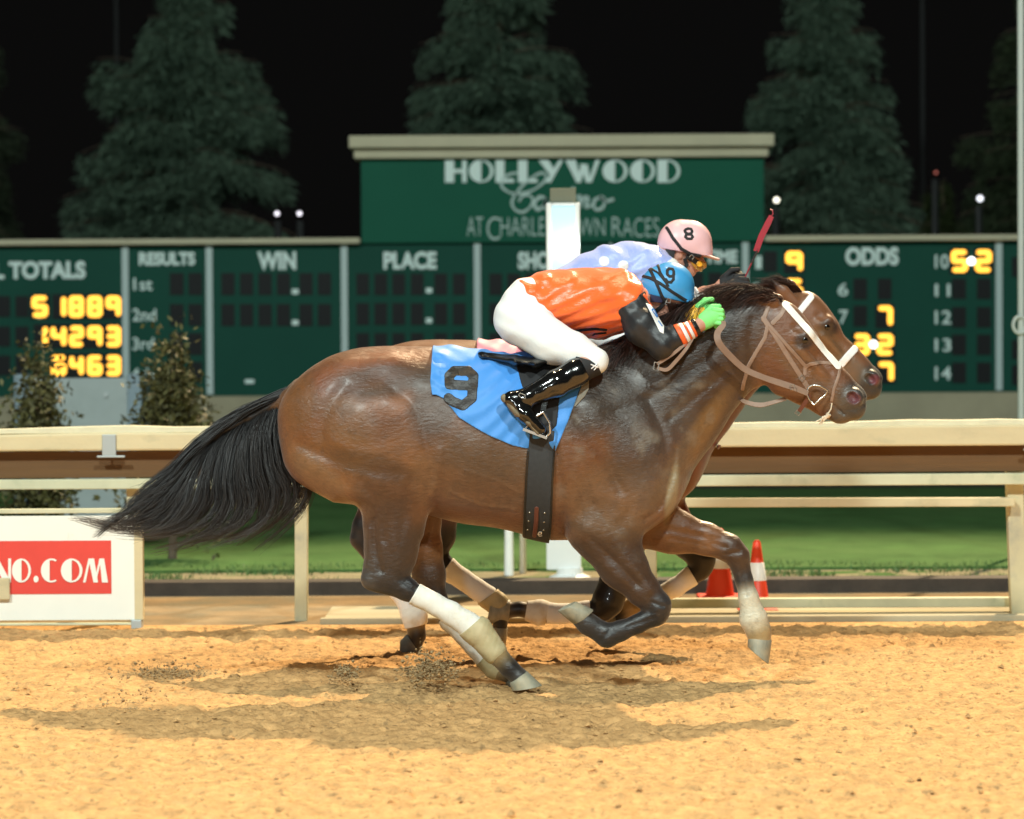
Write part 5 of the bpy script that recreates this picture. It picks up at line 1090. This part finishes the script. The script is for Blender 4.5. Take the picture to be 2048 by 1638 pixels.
def rider(root, ot, ol, Yc, silk, sleeve, helm, head, h, main, wy=(0, 0, 0)):
    """ot / ol: world shift of upper body / legs; head: dict of photo points for the head"""
    T = chain([(1040, 636, -.07, 50, .8, SKIN), (1060, 612, -.05, 50, .9, SKIN)], 20, ol) + chain([(1040, 636, .07, 50, .8, SKIN), (1060, 612, .05, 50, .9, SKIN)], 20, ol)
    TT = []
    for s in (-1, 1): TT += chain([(1062, 610 + wy[0], s * .055, 49, .85, SKIN), (1100, 603 + wy[1], s * .03, 46, .9, SKIN)], 18, ot)
    TT += chain([(1066, 604 + wy[0], 0, 43, 1.2, SKIN), (1100, 600 + wy[1], 0, 44, 1.25, SKIN), (1145, 603 + wy[2], 0, 49, 1.25, SKIN), (1200, 606, 0, 53, 1.25, SKIN), (1238, 602, 0, 46, 1.3, SKIN)], 20, ot)
    TT += chain([(1236, 597, -.11, 41, .9, SKIN), (1254, 604, -.155, 33, .9, SKIN)], 18, ot) + chain([(1236, 597, .11, 41, .9, SKIN), (1254, 604, .155, 33, .9, SKIN)], 18, ot)
    L = []
    for s in (-1, 1): L += chain([(1045, 642, s * .10, 48, .75, SKIN), (1105, 686, s * .19, 38, .85, SKIN), (1150, 702, s * .23, 31, .9, SKIN), (1190, 722, s * .26, 25, .9, SKIN)], 14, ol)
    LL = {}
    for s in (-1, 1): LL[s] = chain([(1188, 724, s * .26, 23, .9, SKIN), (1150, 746, s * .30, 23, .9, SKIN), (1110, 768, s * .33, 23, .9, SKIN), (1052, 796, s * .355, 15, .9, SKIN), (1022, 798, s * .36, 12, 1, SKIN)], 8, ol) + chain([(1022, 800, s * .36, 12, 1, SKIN), (1050, 828, s * .365, 13, 1.3, SKIN), (1080, 858, s * .37, 9, 1.6, SKIN)], 8, ol)
    AN = arm(-1, [(1262, 608, .17, 31), (1284, 652, .22, 29), (1322, 690, .25, 22)], 14, ot) + arm(-1, [(1322, 690, .25, 21), (1358, 672, .235, 19), (1396, 652, .205, 12)], 8, ot)
    AF = arm(1, [(1262, 606, .17, 31), (1290, 640, .20, 29), (1322, 668, .14, 22)], 14, ot) + arm(1, [(1322, 668, .14, 21), (1350, 655, .03, 18), (1384, 640, -.09, 12)], 8, ot)
    HN = hand((0, 0), .19, -1, ot); HF = hand((-14, -14), -.105, 1, ot, 4)
    HH = head['prims']
    body = T + TT + L + LL[-1] + LL[1] + AN + AF + HN + HF + HH
    sdf_mesh('body', body, h, M_SKIN, root)
    q = lambda x, y, o=ot: tuple(np.array(P(x, y, 0)) + np.array(o))
    # breeches
    lp = pxpoly([(960, 545), (1062, 545), (1092, 606), (1128, 646), (1240, 690), (1240, 760), (1190, 765), (1150, 740), (1040, 760), (960, 720)], -.2) + np.array([ol[0], ol[2]])
    sdf_mesh('breeches', T + TT[:2] + L, h, M_BREECH, root, inflate=.006, clip=lambda X, Y, Z: polysdf(lp, X[:, :, 0], Z[0])[:, None, :] + 0 * Y, warp=lambda X, Y, Z: wrk(.0016)(X, Y, Z) + .0018 * np.sin((X * .9 + Z * .5) * 75) * np.exp(-((X - .33 - ol[0]) / .10) ** 2) + .002 * np.sin((X * .3 + Z) * 80) * np.exp(-((X - .02 - ol[0]) / .10) ** 2))
    # silks
    jp = pxpoly([(1033, 560), (1036, 530), (1200, 500), (1330, 520), (1322, 600), (1290, 640), (1225, 700), (1170, 690), (1130, 664), (1088, 646), (1062, 604)], -.1) + np.array([ot[0], ot[2]])
    fold = lambda X, Y, Z: .0055 * np.sin((X * .55 + Z * 1.0) * 46 + 2.2 * np.sin(X * 11 + Y * 5)) * (.6 + .4 * np.sin(X * 17)) + .003 * np.sin((X - Z * 1.6 + Y) * 60) + .012 * np.sin(X * 9 + 1 + Y * 4) - .004
    if not main: jp[[0, 1, 8, 9, 10], 0] -= .25
    sdf_mesh('silks', TT if main else TT + T, h, silk, root, inflate=.018, clip=lambda X, Y, Z: polysdf(jp, X[:, :, 0], Z[0])[:, None, :] + 0 * Y, warp=fold)
    fold2 = lambda X, Y, Z: .0032 * np.sin((X * 1.0 - Z * .7) * 48 + 2 * np.sin(Z * 16)) + .0012 * np.sin((X + Z) * 85 + Y * 30)
    a0, a1 = P(1322, 690, -.2), P(1396, 652, -.2); ax = (a1 - a0) / np.linalg.norm(a1 - a0); o_ = np.array(ot)
    def cut(lo_, hi_, oo=o_, A0=a0, AX=ax):
        def f(X, Y, Z):
            t = (X - A0[0] - oo[0]) * AX[0] + (Z - A0[2] - oo[2]) * AX[2] + 0 * Y; u = -(X - A0[0] - oo[0]) * AX[2] + (Z - A0[2] - oo[2]) * AX[0] + 0 * Y
            back = (X < A0[0] + oo[0]) & (Z > A0[2] + oo[2] - .0) if lo_ < -5 else False
            return np.maximum(lo_ - t, np.where((Z > A0[2] + oo[2] + .03) & (X < A0[0] + oo[0] - .02), -1, t - hi_))
        return f
    for s, A in ((-1, AN), (1, AF)):
        sdf_mesh('sleeve', A, h, sleeve, root, inflate=.013, clip=cut(-9, .085), warp=fold2, hi=(99, 99 if s > 0 else Yc - .05, 99))
    if main:
        for i, (u, v, mm) in enumerate(((.086, .108, M_ORANGE), (.109, .126, M_WHITE), (.127, .136, M_ORANGE), (.137, .152, M_WHITE), (.153, .165, M_ORANGE), (.166, .184, M_LEATH))):
            sdf_mesh('cuff' if i < 5 else 'wrist_watch', AN[2:] + HN[:1], .0028, mm, root, inflate=.009 if i < 5 else .011, clip=cut(u, v), lo=(P(1340, 0, -.2)[0] + ot[0], -9, -9))
        sdf_mesh('cuff', AF[2:] + HF[:1], .004, M_YEL, root, inflate=.010, clip=lambda X, Y, Z: P(1346, 650, 0)[0] - X + 0 * Y + 0 * Z)
    sdf_mesh('glove', HN, .0021 if main else .004, M_GREEN if main else M_BLKF, root, inflate=.0022, lo=(P(1394, 0, -.2)[0] + ot[0], -9, -9))
    sdf_mesh('glove', HF, .004, M_GREEN if main else M_BLKF, root, inflate=.0022, lo=(P(1374, 0, .1)[0] + ot[0], -9, -9))
    # boots
    bw = lambda X, Y, Z: .0004 * np.sin((X * .8 + Z) * 90) + .0009 * np.sin(X * 50 - Z * 30)
    for s in (-1, 1):
        sdf_mesh('boot', LL[s], h * .8, M_BOOTB, root, inflate=.008, warp=bw, clip=plane((1152, 700), (1196, 790), -.28, (1080, 800)) if main else (lambda X, Y, Z: X - (P(1175, 0, -.3)[0] + ol[0]) + 0 * Y + 0 * Z))
        sdf_mesh('knee_patch', L[2 if s < 0 else 5:3 if s < 0 else 6] + LL[s][:1], h, M_BLKF, root, inflate=.0075, clip=lambda X, Y, Z: polysdf(pxpoly([(1150, 712), (1180, 720), (1196, 732), (1204, 748), (1195, 775), (1150, 790), (1160, 760)], -.28) + np.array([ol[0], ol[2]]), X[:, :, 0], Z[0])[:, None, :] + 0 * Y)
        A = chain([(1010, 796, s * .36, 9, 1.4, SKIN), (1034, 826, s * .365, 7, 2.6, SKIN), (1058, 846, s * .37, 6, 3.0, SKIN), (1076, 866, s * .37, 5, 3, SKIN)], 4, ol); sdf_mesh('boot_sole', A, .0035, M_SOLE, root)
    # helmet
    hd = head
    sdf_mesh('helmet', hd['shell'], .0032, helm, root, clip=hd['rim'])
    return dict(fold=fold, fold2=fold2, T=T, TT=TT, L=L, AN=AN, LL=LL)

# rider 9
def headset(cx, cy, Yc, ang, k=1.0):
    """face and skull looking along +x tilted down by ang degrees; returns prims and helmet shell"""
    ca, sa = math.cos(math.radians(ang)), math.sin(math.radians(ang))
    q = lambda u, v, y=0: (cx + (u * ca - v * sa) * k, cy + (u * sa + v * ca) * k, Yc + y)      # u forward, v down
    A = chain([(*q(-12, 0), 40 * k, .84, SKIN), (*q(8, 2), 38 * k, .84, SKIN)], 14)
    A += chain([(*q(8, 22), 30 * k, .88, SKIN), (*q(16, 44), 22 * k, .9, SKIN)], 12)
    A += chain([(*q(-2, 38), 22 * k, 1.0, SKIN), (*q(18, 55), 13 * k, 1.2, SKIN), (*q(26, 60), 10 * k, 1.1, SKIN)], 8)
    A += chain([(*q(38, 22), 4 * k, 1, SKIN), (*q(47, 37), 6.2 * k, .95, SKIN)], 5)
    A += chain([(*q(41, 47), 4 * k, 2.6, (.45, .16, .12)), (*q(40, 52), 4 * k, 2.4, (.45, .16, .12))], 3)
    A += chain([(*q(36, 12), 6 * k, 3.4, SKIN)], 6)
    for s in (-1, 1): A += chain([(*q(-6, 20, s * .072), 7 * k, .5, SKIN), (*q(-4, 32, s * .068), 5 * k, .5, SKIN)], 3)
    for s in (-1, 1): 
        p = chain([(*q(37, 23, s * .034), 6 * k, 1.2, SKIN)], 4)
        for z in p: z['cut'] = True
        A += p
    return A, q
hd9, q9 = headset(1333, 578, 0, 30, .96)
hd9 += chain([(1262, 596, 0, 34, 1.0, SKIN), (1300, 598, 0, 27, 1, SKIN), (1322, 600, 0, 27, 1, SKIN)], 12)
sh9 = chain([(1326, 577, 0, 47, .90, SKIN), (1340, 573, 0, 49, .88, SKIN)], 10) + chain([(1372, 600, 0, 16, 1.8, SKIN)], 12)
j9 = empty('person', tuple(P(1150, 640, 0)), 'jockey in orange and black silks, white breeches and blue helmet number 9, crouched low', 'jockey', 'jockeys')
rimA = plane((1290, 588), (1388, 610), 0, (1330, 540))
R9 = rider(j9, Z3, Z3, 0, M_SILKO, M_SILKB, M_HELB, dict(prims=hd9, shell=sh9, rim=rimA), .0046, True)
ovh = lambda name, mt, L, par, off=.003, yc=0., Y=-.08, pr=None, poly=None, h=.0024, side=-1, po=(0, 0), warp=None: overlay(name, pr, [], mt, par, lines=L, poly=poly, Y=Y, off=off, h=h, yc=yc, side=side, poff=po, warp=warp)
G9 = [([(1347, 543), (1345, 538), (1338, 537), (1334, 541), (1334, 549), (1338, 553), (1344, 553), (1347, 549), (1347, 543)], 2.8), ([(1347, 543), (1346, 559), (1341, 565), (1334, 564), (1331, 559)], 2.8)]
ovh('number', M_BLKF, G9, j9, .004, pr=sh9, Y=-.06)
ovh('helmet_strap', M_BLKF, [([(1298, 532), (1306, 552), (1322, 590), (1330, 604)], 3.1), ([(1316, 527), (1320, 545), (1334, 570)], 2.6), ([(1276, 548), (1300, 556), (1318, 566), (1345, 585), (1380, 606)], 3.1), ([(1300, 534), (1316, 546), (1336, 572)], 2)], j9, .0042, pr=sh9, Y=-.06)
ovh('goggles', M_GOGD, None, j9, .010, pr=hd9, Y=-.06, poly=[(1332, 604), (1352, 606), (1378, 612), (1378, 624), (1362, 638), (1342, 634)], side=0)
ovh('chin_strap', M_BLKF, [([(1332, 602), (1322, 614), (1312, 622)], 4)], j9, .006, pr=hd9, Y=-.07)
ovh('padding', M_NAVY, None, j9, .012, pr=hd9, Y=-.07, poly=[(1300, 588), (1328, 596), (1324, 606), (1302, 604)], side=0)
m = MB(); m.tube([P(x, y, -.088) for x, y in ((1331, 604), (1336, 596), (1342, 598), (1340, 606), (1331, 604))], .002, 6, False); m.tube([P(x, y, -.088) for x, y in ((1334, 601), (1330, 608), (1334, 610))], .002, 6, False); m.build('buckle', M_METAL, j9)
pk = chain([(1374, 603, -.03, 4, 8, SKIN), (1392, 609, -.0, 2.5, 10, SKIN)], 3); sdf_mesh('peak', pk, .004, M_HELB, j9)
ovh('armband', M_WHITE, None, j9, .0150, warp=R9['fold2'], pr=R9['AN'], Y=-.24, poly=[(1291, 606), (1303, 610), (1328, 652), (1326, 668), (1318, 664)], side=-1, yc=-.05)
ovh('armband_mark', M_BLUE, [([(1304, 618), (1308, 618), (1316, 632), (1314, 634), (1304, 620)], 1.2), ([(1317, 642), (1324, 652)], 1.3)], j9, .0168, warp=R9['fold2'], pr=R9['AN'], Y=-.26, side=-1, yc=-.05)
ovh('sleeve_trim', M_ORANGE, [([(1289, 590), (1298, 600), (1304, 610)], 3)], j9, .0150, warp=R9['fold2'], pr=R9['AN'], Y=-.24, side=-1, yc=-.05)
ovh('silks_trim', M_BLKF, [([(1142, 664), (1165, 660), (1190, 658), (1212, 660)], 2.6), ([(1178, 678), (1190, 668), (1212, 666)], 1.8)], j9, .0205, warp=R9['fold'], pr=R9['TT'], Y=-.12, side=-1, yc=0)
ovh('boot_mark', M_WHITE, [([(1182, 729), (1196, 735)], 1.3), ([(1183, 737), (1194, 728)], 1.3), ([(1188, 740), (1196, 731)], 1.1)], j9, .011, pr=R9['L'][2:3] + R9['LL'][-1][:1], Y=-.30, yc=-.1)
m = MB(); m.tube([P(x, y, -.395) for x, y in ((1040, 786), (1050, 790), (1051, 797), (1043, 796), (1037, 790), (1040, 786))], .002, 6, False); m.build('spur_mark', M_METAL, j9)

# rider 8
O8T = shift_to(1204, 540, 1277, 486); O8L = (O8[0] + .02, Y8, O8[2] + .05)
k8 = S(0) / S(Y8)
hd8, q8 = headset(1370, 484, Y8, 12, .94)
hd8 += chain([(1328, 520, Y8, 30, 1.0, SKIN), (1352, 508, Y8, 25, 1, SKIN)], 12)
sh8 = chain([(1362, 486, Y8, 47, .86, SKIN), (1378, 486, Y8, 46, .84, SKIN)], 10) + chain([(1406, 508, Y8, 18, 1.6, SKIN)], 14)
j8 = empty('person', tuple(P(1230, 600, Y8)), 'jockey in lavender silks with white dots and pink helmet number 8, behind the orange rider', 'jockey', 'jockeys')
A_, B_ = (1312, 496), (1440, 518)
R8 = rider(j8, O8T, O8L, Y8, M_SILKL, M_WHITE, M_HELP, dict(prims=hd8, shell=sh8, rim=plane(A_, B_, Y8, (1370, 450))), .0065, False, (40, 26, 9))
G8 = [([(1371, 459), (1376, 457), (1382, 458), (1384, 463), (1382, 467), (1376, 468), (1371, 466), (1369, 462), (1371, 459)], 2.7), ([(1372, 469), (1382, 469), (1385, 474), (1382, 478), (1374, 478), (1370, 474), (1372, 469)], 2.7)]
ovh('number', M_BLKF, G8, j8, .004, pr=sh8, Y=Y8 - .07, yc=Y8)
ovh('helmet_strap', M_BLKF, [([(1334, 455), (1345, 476), (1362, 498), (1380, 508), (1400, 512)], 3.2)], j8, .0042, pr=sh8, Y=Y8 - .07, yc=Y8)
ovh('goggles', M_GOGA, None, j8, .012, pr=hd8, Y=Y8 - .04, yc=Y8, poly=[(1378, 514), (1396, 518), (1414, 524), (1414, 534), (1404, 544), (1390, 538), (1382, 528)], side=0)
ovh('goggle_knob', M_AMB, [([(1399, 528), (1399.2, 528)], 6)], j8, .019, pr=hd8, Y=Y8 - .06, yc=Y8)
ovh('goggle_strap', M_BLKF, [([(1376, 514), (1393, 524)], 5), ([(1370, 520), (1374, 530), (1366, 538)], 3.6)], j8, .014, pr=hd8, Y=Y8 - .06, yc=Y8)
ovh('collar', M_BLKF, None, j8, .012, pr=hd8, Y=Y8 - .03, yc=Y8, poly=[(1330, 498), (1350, 502), (1344, 530), (1330, 530)], side=0)
m = MB(); m.tube([P(x, y, Y8 - .098) for x, y in ((1378, 514), (1384, 509), (1388, 514), (1384, 519))], .0025, 6); m.build('buckle', M_METAL, j8)
pk = chain([(1408, 510, Y8, 4, 8, SKIN), (1437, 519, Y8, 2.4, 9, SKIN)], 3); sdf_mesh('peak', pk, .004, M_HELP, j8)
dots = [(1209, 522), (1247, 531), (1172, 560), (1215, 566), (1262, 574), (1296, 560)]
for x, y in dots:
    ovh('silks_dot', M_WHITE, [([(x, y), (x + .1, y)], 11)], j8, .0205, warp=R8['fold'], pr=R8['TT'] + R8['T'], Y=Y8 - .22, yc=Y8, h=.005)
wh = empty('whip', tuple(P(1482, 580, Y8 - .1)), 'dark red riding whip held upright by the farther jockey', 'whip')
m = MB(); m.tube([P(1468, 606, Y8 - .2), P(1490, 555, Y8 - .2), P(1516, 497, Y8 - .2)], [.004, .004, .005], 8); m.build('shaft', mat('maroon_shaft', (.25, .015, .03), rough=.4), wh, smooth=True)
m = MB(); m.tube([P(1503, 526, Y8 - .2), P(1514, 502, Y8 - .2)], [.0065, .007], 8); m.build('collar', M_LEATH, wh, smooth=True)
m = MB(); m.strap([P(1512, 503, Y8 - .2), P(1522, 474, Y8 - .2), P(1536, 446, Y8 - .2), P(1543, 432, Y8 - .2)], [5.5 * S(Y8), 6 * S(Y8), 6 * S(Y8), 5 * S(Y8)], .007, (.2, -1, .1)); m.tube([P(1541, 434, Y8 - .2), P(1546, 428, Y8 - .2), P(1545, 420, Y8 - .2), P(1540, 419, Y8 - .2)], .003, 6); m.build('flap', mat('red_whip_flap', (.36, .03, .05), rough=.5), wh)
